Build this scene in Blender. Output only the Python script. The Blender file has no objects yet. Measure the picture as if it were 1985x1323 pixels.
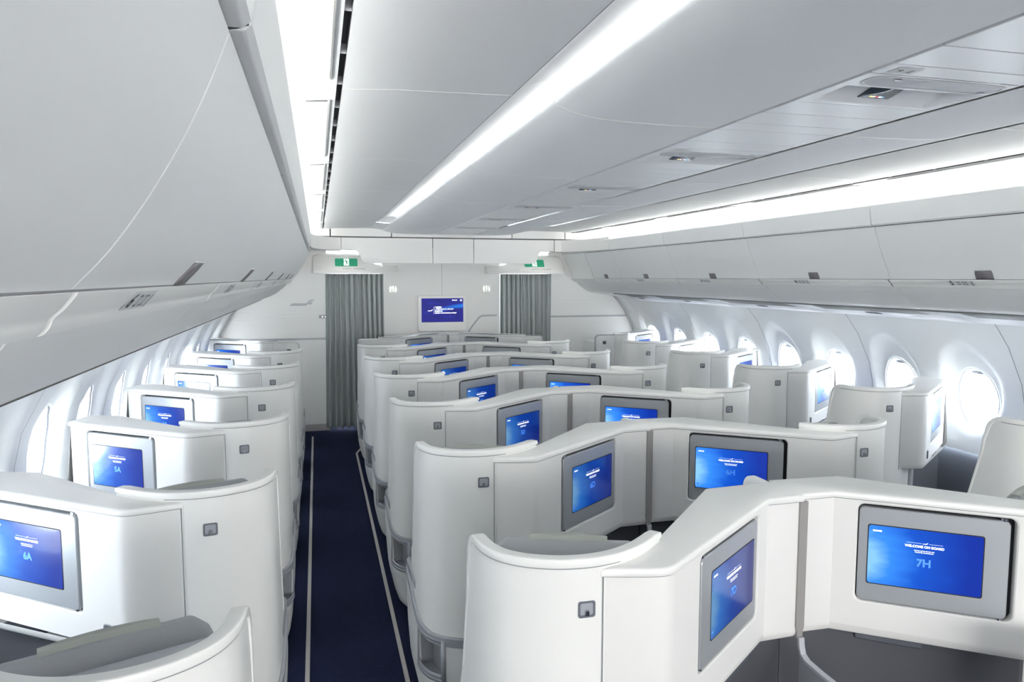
import bpy, math, random
import numpy as np
from mathutils import Vector, Matrix
random.seed(4)
SC = bpy.context.scene
COL = SC.collection
# ------------------------------------------------------------------ camera, world, exposure
HC = 1.96
cam_d = bpy.data.cameras.new('camera'); cam = bpy.data.objects.new('camera', cam_d); COL.objects.link(cam)
cam.location = (0, 0, HC)
cam_d.sensor_width = 36; cam_d.lens = 36 * 1400 / 1985
cam.rotation_euler = (math.radians(90 - 5.0413), 0, math.radians(-15.0348))
cam_d.clip_start = .02; cam_d.clip_end = 200
SC.camera = cam
SC.view_settings.view_transform = 'Standard'; SC.view_settings.look = 'None'
SC.view_settings.gamma = 1; SC.view_settings.use_curve_mapping = False
SC.view_settings.exposure = 1.42
W = bpy.data.worlds.new('daylight'); SC.world = W; W.use_nodes = True
W.node_tree.nodes['Background'].inputs[0].default_value = (.86, .93, 1.0, 1)
W.node_tree.nodes['Background'].inputs[1].default_value = 9
COVE = 2.1          # strength of the cabin cove lamps
SC.cycles.max_bounces = 9; SC.cycles.diffuse_bounces = 7; SC.cycles.glossy_bounces = 3
SC.cycles.transmission_bounces = 6; SC.cycles.transparent_max_bounces = 12
SC.cycles.use_denoising = True
SC.cycles.use_adaptive_sampling = True; SC.cycles.adaptive_threshold = .035
SC.cycles.caustics_reflective = False; SC.cycles.caustics_refractive = False
SC.cycles.sample_clamp_indirect = 6

XC = 1.585           # centre line of the cabin
gl = bpy.data.lights.new('aft_fill_light', 'AREA'); gl.shape = 'RECTANGLE'; gl.size = 4.4; gl.size_y = 1.9; gl.energy = 135; gl.color = (1, .99, .965)  # fill light added behind the camera to brighten the aft-facing surfaces
glo = bpy.data.objects.new('aft_fill_light', gl); COL.objects.link(glo); glo.location = (XC, -6.3, 1.45); glo.rotation_euler = (math.radians(90), 0, 0)
def lin(c): return tuple(((x / 12.92) if x <= .04045 else ((x + .055) / 1.055) ** 2.4) for x in c)
# ------------------------------------------------------------------ materials
def mat(name, rgb, rough=.5, metal=0, spec=.5, noise=0, scale=200, bump=0, emit=None, es=0, coat=0):
    m = bpy.data.materials.new(name); m.use_nodes = True
    nt = m.node_tree; b = nt.nodes['Principled BSDF']
    c = lin([v / 255 for v in rgb]) + (1,)
    b.inputs['Base Color'].default_value = c
    b.inputs['Roughness'].default_value = rough; b.inputs['Metallic'].default_value = metal
    b.inputs['Specular IOR Level'].default_value = spec
    if coat: b.inputs['Coat Weight'].default_value = coat
    tc = nt.nodes.new('ShaderNodeTexCoord'); n = nt.nodes.new('ShaderNodeTexNoise')
    n.inputs['Scale'].default_value = scale; n.inputs['Detail'].default_value = 3
    nt.links.new(tc.outputs['Object'], n.inputs['Vector'])
    if noise:
        r = nt.nodes.new('ShaderNodeMixRGB'); r.blend_type = 'MIX'
        r.inputs[1].default_value = tuple(x * (1 - noise) for x in c[:3]) + (1,)
        r.inputs[2].default_value = tuple(min(1, x * (1 + noise)) for x in c[:3]) + (1,)
        nt.links.new(n.outputs['Fac'], r.inputs[0]); nt.links.new(r.outputs[0], b.inputs['Base Color'])
    if bump:
        bp = nt.nodes.new('ShaderNodeBump'); bp.inputs['Strength'].default_value = bump; bp.inputs['Distance'].default_value = .002
        nt.links.new(n.outputs['Fac'], bp.inputs['Height']); nt.links.new(bp.outputs[0], b.inputs['Normal'])
    if emit:
        b.inputs['Emission Color'].default_value = lin([v / 255 for v in emit]) + (1,); b.inputs['Emission Strength'].default_value = es
    return m
M = {}
M['shell'] = mat('shell white', (243, 243, 240), .38, noise=.01, scale=90, bump=.03)
M['console'] = mat('console white', (242, 241, 238), .42, noise=.012, scale=300, bump=.05)
M['cap'] = mat('cap white', (246, 246, 243), .33)
M['liner'] = mat('cabin lining', (243, 245, 246), .45, noise=.006, scale=60)
M['bin'] = mat('bin white', (240, 241, 240), .5, noise=.008, scale=500, bump=.03)
M['ceil'] = mat('ceiling white', (243, 244, 245), .55)
M['psu'] = mat('service channel grey white', (238, 239, 241), .3)
M['bulk'] = mat('bulkhead white', (243, 242, 240), .5, noise=.008, scale=300)
M['grey'] = mat('mid grey plastic', (160, 163, 168), .4)
M['lgrey'] = mat('light grey trim', (186, 188, 192), .35, spec=.6)
M['bezel'] = mat('monitor bezel silver', (180, 184, 188), .38, metal=.35, noise=.02, scale=900)
M['dark'] = mat('dark gap', (42, 43, 46), .7)
M['dgrey'] = mat('dark grey plastic', (88, 90, 96), .5)
M['dado'] = mat('dado grey', (88, 92, 100), .6, noise=.03, scale=300)
M['chrome'] = mat('polished trim', (205, 207, 210), .18, metal=1)
M['hookin'] = mat('hook recess grey', (166, 169, 177), .4)
M['fabric'] = mat('seat fabric grey', (196, 199, 203), .95, spec=.1, noise=.13, scale=700, bump=.35)
M['fabric2'] = mat('headrest fabric grey', (182, 184, 187), .95, spec=.1, noise=.12, scale=800, bump=.35)
M['leather'] = mat('headrest leather sage', (188, 191, 183), .55, noise=.03, scale=90, bump=.1)
M['cushion'] = mat('seat cushion charcoal', (70, 72, 76), .95, noise=.15, scale=700, bump=.3)
M['strip'] = mat('taupe grey strip', (158, 155, 152), .45)
M['mark'] = mat('path marker strip', (176, 172, 168), .6, noise=.06, scale=60)
M['curtain'] = mat('curtain grey green', (184, 191, 191), .9, spec=.15, noise=.05, scale=900, bump=.1)
M['green'] = mat('exit green', (36, 128, 98), .45, emit=(36, 128, 98), es=.25)
M['signw'] = mat('sign white', (240, 244, 242), .5, emit=(235, 245, 240), es=.35)
M['photolum'] = mat('glow white', (236, 246, 236), .5, emit=(225, 250, 228), es=.75)
M['ink'] = mat('black ink', (48, 48, 50), .7)
M['inkg'] = mat('grey ink', (120, 121, 124), .7)
M['label'] = mat('label white', (226, 228, 228), .5)
M['lens'] = mat('frosted lens', (206, 206, 212), .42, spec=.4)
M['slot'] = mat('air slot grey', (120, 120, 118), .7)
M['lamp'] = mat('cove lamp', (255, 255, 255), .5, emit=(255, 254, 249), es=COVE)
M['lampo'] = mat('outboard cove lamp', (255, 255, 255), .5, emit=(255, 254, 249), es=6.5)
M['lamp2'] = mat('wall wash lamp', (255, 255, 255), .5, emit=(248, 250, 255), es=6)
M['lamp3'] = mat('vestibule fill lamp', (255, 255, 255), .5, emit=(255, 252, 246), es=3)
M['dgrey2'] = mat('latch taupe grey', (128, 124, 128), .4, metal=.2)
M['band'] = mat('band grey', (168, 171, 178), .35)
M['psu2'] = mat('under-bin panel grey', (212, 214, 219), .45)
M['seam'] = mat('seam shadow gap', (150, 152, 156), .7)
M['hookfr'] = mat('hook frame grey', (118, 122, 131), .35, metal=.2)
M['gapshade'] = mat('gap shade grey', (92, 94, 98), .7)
M['text'] = mat('screen text white', (250, 252, 255), .5, emit=(250, 252, 255), es=.65)
M['textdim'] = mat('screen text blue', (90, 150, 235), .5, emit=(60, 125, 225), es=.24)
M['kick'] = mat('brushed kick plate', (190, 190, 188), .3, metal=.9, noise=.06, scale=14)
# carpet
def carpet():
    m = mat('navy carpet', (24, 33, 66), .97, spec=.05)
    nt = m.node_tree; b = nt.nodes['Principled BSDF']; tc = nt.nodes.new('ShaderNodeTexCoord')
    n = nt.nodes.new('ShaderNodeTexNoise'); n.inputs['Scale'].default_value = 260; n.inputs['Detail'].default_value = 4
    v = nt.nodes.new('ShaderNodeTexVoronoi'); v.inputs['Scale'].default_value = 160
    nt.links.new(tc.outputs['Object'], n.inputs['Vector']); nt.links.new(tc.outputs['Object'], v.inputs['Vector'])
    r = nt.nodes.new('ShaderNodeValToRGB'); r.color_ramp.elements[0].position = .3; r.color_ramp.elements[1].position = .72
    r.color_ramp.elements[0].color = lin((.085, .10, .16)) + (1,); r.color_ramp.elements[1].color = lin((.18, .212, .325)) + (1,)
    nt.links.new(n.outputs['Fac'], r.inputs[0]); nt.links.new(r.outputs[0], b.inputs['Base Color'])
    bp = nt.nodes.new('ShaderNodeBump'); bp.inputs['Strength'].default_value = .6; bp.inputs['Distance'].default_value = .004
    nt.links.new(v.outputs['Distance'], bp.inputs['Height']); nt.links.new(bp.outputs[0], b.inputs['Normal'])
    return m
M['carpet'] = carpet()
def screen_mat(name, strength, night=False, wash=0):
    m = bpy.data.materials.new(name); m.use_nodes = True; nt = m.node_tree; b = nt.nodes['Principled BSDF']
    b.inputs['Base Color'].default_value = (.01, .012, .02, 1); b.inputs['Roughness'].default_value = .14
    b.inputs['Specular IOR Level'].default_value = .6
    uv = nt.nodes.new('ShaderNodeUVMap'); sep = nt.nodes.new('ShaderNodeSeparateXYZ'); nt.links.new(uv.outputs[0], sep.inputs[0])
    n = nt.nodes.new('ShaderNodeTexNoise'); n.inputs['Scale'].default_value = 3.2; n.inputs['Detail'].default_value = 6
    mp = nt.nodes.new('ShaderNodeMapping'); mp.inputs['Scale'].default_value = (1, 2.2, 1); nt.links.new(uv.outputs[0], mp.inputs[0]); nt.links.new(mp.outputs[0], n.inputs['Vector'])
    if not night:
        # distance from a bright patch at the left edge, under the middle
        dv = nt.nodes.new('ShaderNodeVectorMath'); dv.operation = 'DISTANCE'; dv.inputs[1].default_value = (-.05, .42, 0)
        m2 = nt.nodes.new('ShaderNodeMapping'); m2.inputs['Scale'].default_value = (1, .55, 1); m2.inputs['Location'].default_value = (0, .18, 0)
        nt.links.new(uv.outputs[0], m2.inputs[0]); nt.links.new(m2.outputs[0], dv.inputs[0])
        ad = nt.nodes.new('ShaderNodeMath'); ad.operation = 'MULTIPLY_ADD'; ad.inputs[1].default_value = -.22; nt.links.new(n.outputs['Fac'], ad.inputs[0]); nt.links.new(dv.outputs['Value'], ad.inputs[2])
        r = nt.nodes.new('ShaderNodeValToRGB'); e = r.color_ramp.elements
        e[0].position = -.0; e[0].color = lin((.50, .74, .96)) + (1,); e[1].position = .85; e[1].color = lin((.03, .17, .60)) + (1,)
        k = e.new(.16); k.color = lin((.20, .52, .92)) + (1,); k = e.new(.42); k.color = lin((.05, .31, .76)) + (1,)
        nt.links.new(ad.outputs[0], r.inputs[0])
    else:
        r = nt.nodes.new('ShaderNodeValToRGB'); e = r.color_ramp.elements
        w = nt.nodes.new('ShaderNodeMath'); w.operation = 'MULTIPLY_ADD'; w.inputs[1].default_value = .55; w.inputs[2].default_value = .22
        nt.links.new(n.outputs['Fac'], w.inputs[0])
        # a pale band of light rising to the right
        l = nt.nodes.new('ShaderNodeMath'); l.operation = 'MULTIPLY_ADD'; l.inputs[1].default_value = -.35; nt.links.new(sep.outputs[0], l.inputs[0]); nt.links.new(sep.outputs[1], l.inputs[2])
        a = nt.nodes.new('ShaderNodeMath'); a.operation = 'SUBTRACT'; a.inputs[1].default_value = .36; nt.links.new(l.outputs[0], a.inputs[0])
        ab = nt.nodes.new('ShaderNodeMath'); ab.operation = 'ABSOLUTE'; nt.links.new(a.outputs[0], ab.inputs[0])
        mr = nt.nodes.new('ShaderNodeMapRange'); mr.inputs[1].default_value = 0; mr.inputs[2].default_value = .14; mr.inputs[3].default_value = .45; mr.inputs[4].default_value = 0; nt.links.new(ab.outputs[0], mr.inputs[0])
        mu = nt.nodes.new('ShaderNodeMath'); mu.operation = 'MULTIPLY'; nt.links.new(mr.outputs[0], mu.inputs[0]); nt.links.new(sep.outputs[0], mu.inputs[1])
        s = nt.nodes.new('ShaderNodeMath'); s.operation = 'ADD'; nt.links.new(w.outputs[0], s.inputs[0]); nt.links.new(mu.outputs[0], s.inputs[1])
        e[0].position = .3; e[0].color = lin((.13, .13, .33)) + (1,); e[1].position = .95; e[1].color = lin((.10, .50, .92)) + (1,)
        k = e.new(.55); k.color = lin((.15, .16, .56)) + (1,)
        nt.links.new(s.outputs[0], r.inputs[0])
    nt.links.new(r.outputs[0], b.inputs['Emission Color']); b.inputs['Emission Strength'].default_value = strength
    return m
M['screen'] = screen_mat('blue sky screen', .48)
M['screenoblique'] = screen_mat('blue sky screen, dimmed', .22)  # weaker copy for the monitor seen obliquely, its angle dimming put into emission
M['tv'] = screen_mat('night sky screen', .42, night=True)
M['tv'].node_tree.nodes['Principled BSDF'].inputs['Specular IOR Level'].default_value = .12; M['tv'].node_tree.nodes['Principled BSDF'].inputs['Roughness'].default_value = .4
def glass_mat():
    m = bpy.data.materials.new('window pane'); m.use_nodes = True; nt = m.node_tree; nt.nodes.clear()
    o = nt.nodes.new('ShaderNodeOutputMaterial'); mx = nt.nodes.new('ShaderNodeMixShader'); t = nt.nodes.new('ShaderNodeBsdfTransparent'); g = nt.nodes.new('ShaderNodeBsdfGlossy')
    t.inputs[0].default_value = (.97, .985, 1, 1); g.inputs['Roughness'].default_value = .05; mx.inputs[0].default_value = .06
    nt.links.new(t.outputs[0], mx.inputs[1]); nt.links.new(g.outputs[0], mx.inputs[2]); nt.links.new(mx.outputs[0], o.inputs[0])
    return m
M['glass'] = glass_mat()

# ------------------------------------------------------------------ mesh helpers
class MB:
    def __init__(s): s.v = []; s.f = []; s.uv = None
    def add(s, vs, fs):
        n = len(s.v); s.v += [tuple(p) for p in vs]; s.f += [tuple(i + n for i in f) for f in fs]; return s
    def box(s, x0, x1, y0, y1, z0, z1):
        vs = [(x, y, z) for z in (z0, z1) for y in (y0, y1) for x in (x0, x1)]
        return s.add(vs, [(0, 2, 3, 1), (4, 5, 7, 6), (0, 1, 5, 4), (2, 6, 7, 3), (0, 4, 6, 2), (1, 3, 7, 5)])
    def prism(s, poly, z0, z1, top=None):
        n = len(poly); top = top or poly
        vs = [(x, y, z0) for x, y in poly] + [(x, y, z1) for x, y in top]
        return s.add(vs, [tuple(range(n))[::-1], tuple(range(n, 2 * n))] + [(i, (i + 1) % n, n + (i + 1) % n, n + i) for i in range(n)])
    def loft(s, loops, close=True, caps=True):
        n = len(loops[0]); vs = [p for l in loops for p in l]; fs = []
        for k in range(len(loops) - 1):
            for i in range(n if close else n - 1):
                j = (i + 1) % n; fs.append((k * n + i, k * n + j, (k + 1) * n + j, (k + 1) * n + i))
        if caps: fs += [tuple(range(n))[::-1], tuple(range((len(loops) - 1) * n, len(loops) * n))]
        return s.add(vs, fs)
    def extr(s, prof, y0, y1, close=False, caps=False, step=None):   # profile (x,z) swept along Y
        ys = [y0, y1] if not step else list(np.linspace(y0, y1, max(2, int((y1 - y0) / step))))
        return s.loft([[(x, y, z) for x, z in prof] for y in ys], close=close, caps=caps and close)
    def build(s, name, m, parent=None, bevel=0, smooth=True, solid=0, angle=35, seg=3, loc=None):
        me = bpy.data.meshes.new(name); me.from_pydata(s.v, [], s.f); me.validate(); me.update()
        import bmesh
        bm = bmesh.new(); bm.from_mesh(me); bmesh.ops.remove_doubles(bm, verts=bm.verts, dist=1e-5); bmesh.ops.recalc_face_normals(bm, faces=bm.faces)
        if smooth:
            for f in bm.faces: f.smooth = True
            for e in bm.edges:
                if len(e.link_faces) == 2 and e.calc_face_angle(0) > math.radians(angle): e.smooth = False
        bm.to_mesh(me); bm.free()
        me.materials.append(M[m] if isinstance(m, str) else m)
        if s.uv is not None:
            uvl = me.uv_layers.new(name='UVMap')
            for lp in me.loops:
                uvl.data[lp.index].uv = s.uv(me.vertices[lp.vertex_index].co)
        o = bpy.data.objects.new(name, me); COL.objects.link(o)
        if loc: o.location = loc
        if parent: o.parent = parent
        if solid:
            md = o.modifiers.new('thick', 'SOLIDIFY'); md.thickness = solid; md.offset = 0
        if bevel:
            md = o.modifiers.new('bevel', 'BEVEL'); md.width = bevel; md.segments = seg; md.limit_method = 'ANGLE'; md.angle_limit = math.radians(40)
            md.harden_normals = True
        return o
def struct(o): o['kind'] = 'structure'; return o
def thing(name, label, cat, loc=(0, 0, 0), group=None):
    o = bpy.data.objects.new(name, None); COL.objects.link(o); o.location = loc; o.empty_display_size = .1
    return tag(o, label, cat, group)
def tag(o, label, cat, group=None):
    o['label'] = label; o['category'] = cat
    if group: o['group'] = group
    return o
def rrect(w, h, r, n=5, cx=0, cy=0):
    pts = []
    for (sx, sy, a0) in ((1, 1, 0), (-1, 1, 90), (-1, -1, 180), (1, -1, 270)):
        for k in range(n + 1):
            a = math.radians(a0 + 90 * k / n)
            pts.append((cx + sx * (w / 2 - r) + r * math.cos(a), cy + sy * (h / 2 - r) + r * math.sin(a)))
    return pts
def catmull(pts, n=8):
    P = [np.array(p, float) for p in pts]; P = [2 * P[0] - P[1]] + P + [2 * P[-1] - P[-2]]; out = []
    for i in range(1, len(P) - 2):
        for k in range(n):
            t = k / n; a, b, c, d = P[i - 1:i + 3]
            out.append(.5 * ((2 * b) + (-a + c) * t + (2 * a - 5 * b + 4 * c - d) * t * t + (-a + 3 * b - 3 * c + d) * t ** 3))
    out.append(P[-2]); return [tuple(p) for p in out]
_tc = {}
def textmesh(s, size=1.0, off=0.0):
    k = (s, size, off)
    if k not in _tc:
        c = bpy.data.curves.new('t', 'FONT'); c.body = s; c.size = size; c.offset = off; c.align_x = 'CENTER'; c.align_y = 'CENTER'; c.resolution_u = 3
        o = bpy.data.objects.new('t', c); COL.objects.link(o); bpy.context.view_layer.update()
        me = bpy.data.meshes.new_from_object(o.evaluated_get(bpy.context.evaluated_depsgraph_get()))
        _tc[k] = ([tuple(v.co) for v in me.vertices], [tuple(p.vertices) for p in me.polygons])
        bpy.data.objects.remove(o); bpy.data.curves.remove(c); bpy.data.meshes.remove(me)
    return _tc[k]
def put_text(mb, s, size, f, off=0.0, dx=0, dy=0):      # f maps (x,y) on the lettering to 3D
    vs, fs = textmesh(s, size, off)
    if vs: mb.add([f(x + dx, y + dy) for x, y, _ in vs], fs)
def poly(mb, pts, f): mb.add([f(x, y) for x, y in pts], [tuple(range(len(pts)))])

# ------------------------------------------------------------------ cabin cross-section
def tap(Y):                       # the fuselage narrows towards the nose
    return .15 * min(1, max(0, (Y - 4.2) / 5.2)) ** 1.3
WALL = [(0, 2.78), (.3, 2.86), (.6, 2.925), (.9, 2.95), (1.1, 2.935), (1.25, 2.90), (1.5, 2.77), (1.64, 2.66), (1.72, 2.58), (1.80, 2.48)]
wz = np.array([p[0] for p in WALL]); wx = np.array([p[1] for p in WALL])
def wall_w(z, Y): return float(np.interp(z, wz, wx)) - tap(Y)
Y0C, Y1C = -6.5, 9.46
WIN = [4.09 + .70 * k for k in range(-3, 8)]
WZ, WA, WB = 1.09, .165, .225     # window opening centre height and half-sizes
def opening(Yw, z): return ((Yw) / WA) ** 2 + ((z) / WB) ** 2
def wall(side):
    ys = np.concatenate([np.arange(Y0C, .9, .25), np.arange(1.0, Y1C + .001, .0235), [Y1C]]); zs = np.concatenate([[0, .2, .4, .55, .66], np.arange(.70, 1.80, .0225)])
    mb = MB(); ny, nz = len(ys), len(zs); V = []; lower = MB()
    def pos(y, z):
        w = wall_w(z, y); d = 0
        for c in WIN:
            if abs(y - c) < .33:
                r = math.hypot((y - c) / .225, (z - 1.17) / .315)
                if r < 1.12: d = max(d, .055 * min(1, max(0, (1.12 - r) / .30)))
        return (XC + side * (w + d), y, z)
    for y in ys:
        for z in zs: V.append(pos(y, z))
    faces = []; lf = []
    snap = {}
    for i in range(ny - 1):
        for j in range(nz - 1):
            q = [i * nz + j, (i + 1) * nz + j, (i + 1) * nz + j + 1, i * nz + j + 1]
            yc = (ys[i] + ys[i + 1]) / 2; zc = (zs[j] + zs[j + 1]) / 2
            ins = [opening(V[a][1] - c, V[a][2] - WZ) < 1 for c in WIN for a in q if abs(yc - c) < .3]
            if any(abs(yc - c) < .3 and all(opening(V[a][1] - c, V[a][2] - WZ) < 1.0 for a in q) for c in WIN): continue
            (lf if zc < .70 else faces).append(tuple(q))
    # pull the ragged rim of each hole on to the ellipse
    used = set(a for f in faces for a in f)
    for a in list(used):
        x, y, z = V[a]
        for c in WIN:
            r = math.sqrt(opening(y - c, z - WZ)) if abs(y - c) < .3 else 9
            if r < 1.0:
                yy = c + (y - c) / r; zz = WZ + (z - WZ) / r; V[a] = pos(yy, zz)
    mb.v = V; mb.f = faces
    w = struct(mb.build('wall_' + ('right' if side > 0 else 'left'), 'liner', angle=60))
    lo = MB(); lo.v = [(XC + side * (abs(x - XC) + .03), y, z) for x, y, z in V]; lo.f = lf
    # keep only used vertices
    ids = sorted(set(a for f in lf for a in f)); mp = {a: k for k, a in enumerate(ids)}
    lo.v = [lo.v[a] for a in ids]; lo.f = [tuple(mp[a] for a in f) for f in lf]
    lo.build('dado_panel', 'dado', w)
    for y in [3.695 + 1.355 * k for k in range(-3, 5)]:       # joints between the lining panels
        t = MB(); t.loft([[(XC + side * (wall_w(z, y) - .0015 + q), y + dd, z) for z in np.arange(.70, 1.76, .05)] for dd, q in ((-.003, 0), (.003, 0))], close=False, caps=False)
        t.build('panel_joint', 'grey', w)
    return w
wall(1); wall(-1)
wn = 0
for side in (1, -1):
    for c in WIN:
        wn += 1
        w0 = wall_w(WZ, c)
        lip = MB(); N = 48; loops = []
        for k, (s, d) in enumerate(((1.0, .050), (.985, .062), (.93, .085), (.90, .088), (.89, .10), (.80, .125), (.74, .128))):
            loops.append([(XC + side * (wall_w(WZ + WB * s * math.sin(a), c) + d + (0)), c + WA * s * math.cos(a), WZ + WB * s * math.sin(a)) for a in [2 * math.pi * i / N for i in range(N)]])
        lip.loft(loops, caps=False)
        fr = struct(lip.build('window_%d' % wn, 'cap', angle=50))
        rm = MB(); rr = []
        for s, d in ((1.045, .050), (1.03, .044), (.995, .046), (.985, .056)):
            rr.append([(XC + side * (wall_w(WZ + WB * s * math.sin(a), c) + d), c + WA * s * math.cos(a), WZ + WB * s * math.sin(a)) for a in [2 * math.pi * i / N for i in range(N)]])
        rm.loft(rr, caps=False); rm.build('window_rim', 'liner', fr, angle=30)
        rm = MB(); rr = []
        for s, d in ((.988, .0515), (.972, .060)):
            rr.append([(XC + side * (wall_w(WZ + WB * s * math.sin(a), c) + d - .003), c + WA * s * math.cos(a), WZ + WB * s * math.sin(a)) for a in [2 * math.pi * i / N for i in range(N)]])
        rm.loft(rr, caps=False); rm.build('rim_gap', 'dgrey', fr)
        g = MB(); g.add([(XC + side * (wall_w(WZ + WB * .78 * math.sin(a), c) + .1275), c + WA * .78 * math.cos(a), WZ + WB * .78 * math.sin(a)) for a in [2 * math.pi * i / N for i in range(N)]], [tuple(range(N))])
        g.build('pane', 'glass', fr)
        ga = MB(); rr = []
        for s, d in ((.905, .0865), (.885, .0865)):
            rr.append([(XC + side * (wall_w(WZ + WB * s * math.sin(a), c) + d), c + WA * s * math.cos(a), WZ + WB * s * math.sin(a)) for a in [2 * math.pi * i / N for i in range(N)]])
        ga.loft(rr, caps=False); ga.build('window_seal', 'grey', fr)
        sh = MB(); sh.add([(XC + side * (wall_w(WZ + WB * (.8 + .1 * q), c) + .082), c + yy, WZ + WB * (.80 + .1 * q)) for yy, q in ((-.045, 0), (.045, 0), (.04, .8), (-.04, .8))], [(0, 1, 2, 3)])
        sh.build('shade_handle', 'grey', fr, solid=.004)

# floor
fl = MB(); fl.box(XC - 2.9, XC + 2.9, Y0C - .1, 11.2, -.05, 0); fl = struct(fl.build('floor', 'carpet', smooth=False))
def strip(pts, w, name, label):
    mb = MB(); L = []
    for i, p in enumerate(pts):
        a = np.array(pts[max(0, i - 1)]); b = np.array(pts[min(len(pts) - 1, i + 1)]); t = (b - a) / np.linalg.norm(b - a); n = np.array((t[1], -t[0])) * w / 2
        L.append([(p[0] - n[0], p[1] - n[1], .001), (p[0] + n[0], p[1] + n[1], .001), (p[0] + n[0], p[1] + n[1], .004), (p[0] - n[0], p[1] - n[1], .004)])
    mb.loft(L); o = mb.build(name, 'mark'); tag(o, label, 'floor strip', 'aisle path marking strips')
strip([(-.088, .5), (-.098, 9.1)], .022, 'floor_path_strip', 'pale straight marking strip along the left edge of the navy aisle carpet')
strip([(.380, .5), (.380, 8.1), (.46, 8.4)], .022, 'floor_path_strip', 'pale marking strip right of the navy aisle carpet, kinked at its far end')
for xs, nm in ((2.79, 'pale marking strip on the right aisle floor beside the centre seats'), (3.26, 'pale marking strip on the right aisle floor beside the window seats')):
    strip([(xs, .5), (xs, 9.1)], .022, 'floor_path_strip', nm)

# outer ceiling hull and aft wall, closing the cabin
hull = MB()
hp = [(XC - 2.50, 1.79), (XC - 2.50, 2.72), (XC + 2.50, 2.72), (XC + 2.50, 1.79)]
hull.extr(hp, Y0C, 11.2)
ceiling = struct(hull.build('ceiling', 'ceil', smooth=False, solid=.01))
for s in (-1, 1):       # close between the hull and the lining
    b = MB(); b.extr([(XC + s * 2.49, 1.80), (XC + s * 2.95, 1.80)], Y0C, 11.2); b.extr([(XC + s * 2.95, 1.80), (XC + s * 2.95, 1.70)], Y0C, 11.2); b.build('hull_flange', 'ceil', ceiling)
aft = MB(); aft.box(XC - 3.1, XC + 3.1, Y0C - .05, Y0C, -.02, 2.75); struct(aft.build('wall_aft', 'bulk', smooth=False))
YH = 8.72       # header position
def X2(side, x): return x if side < 0 else 2 * XC - x
def z_(d): return HC + d
JY = [.99 + 1.355 * k for k in range(-3, 7)]          # joints of panels and bins
def cprof(pts, side): return [(X2(side, x), z_(d)) for x, d in pts]
COVEP = [(-.215, .43), (-.205, .475), (-.17, .513), (-.085, .541), (.0, .551), (.067, .555)]
AISLE = [(.084, .558), (.24, .566), (.42, .569), (.58, .5715), (.606, .5725)]
VAULT = catmull([(.606, .577), (.630, .592), (.664, .610), (.742, .630), (.80, .628), (.85, .60), (.862, .56)], 4)
GRAY = catmull([(.775, .578), (.757, .574), (.748, .562), (.757, .552), (.785, .541), (.815, .532), (.87, .521), (.94, .515), (1.08, .510), (1.327, .509)], 4)
VEND = 7.72
joints = [Y0C] + [0.93 + 1.33 * k - 1.33 * 2 for k in range(0, 9) if 0.93 + 1.33 * (k - 2) < YH - .2] + [YH]
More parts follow.
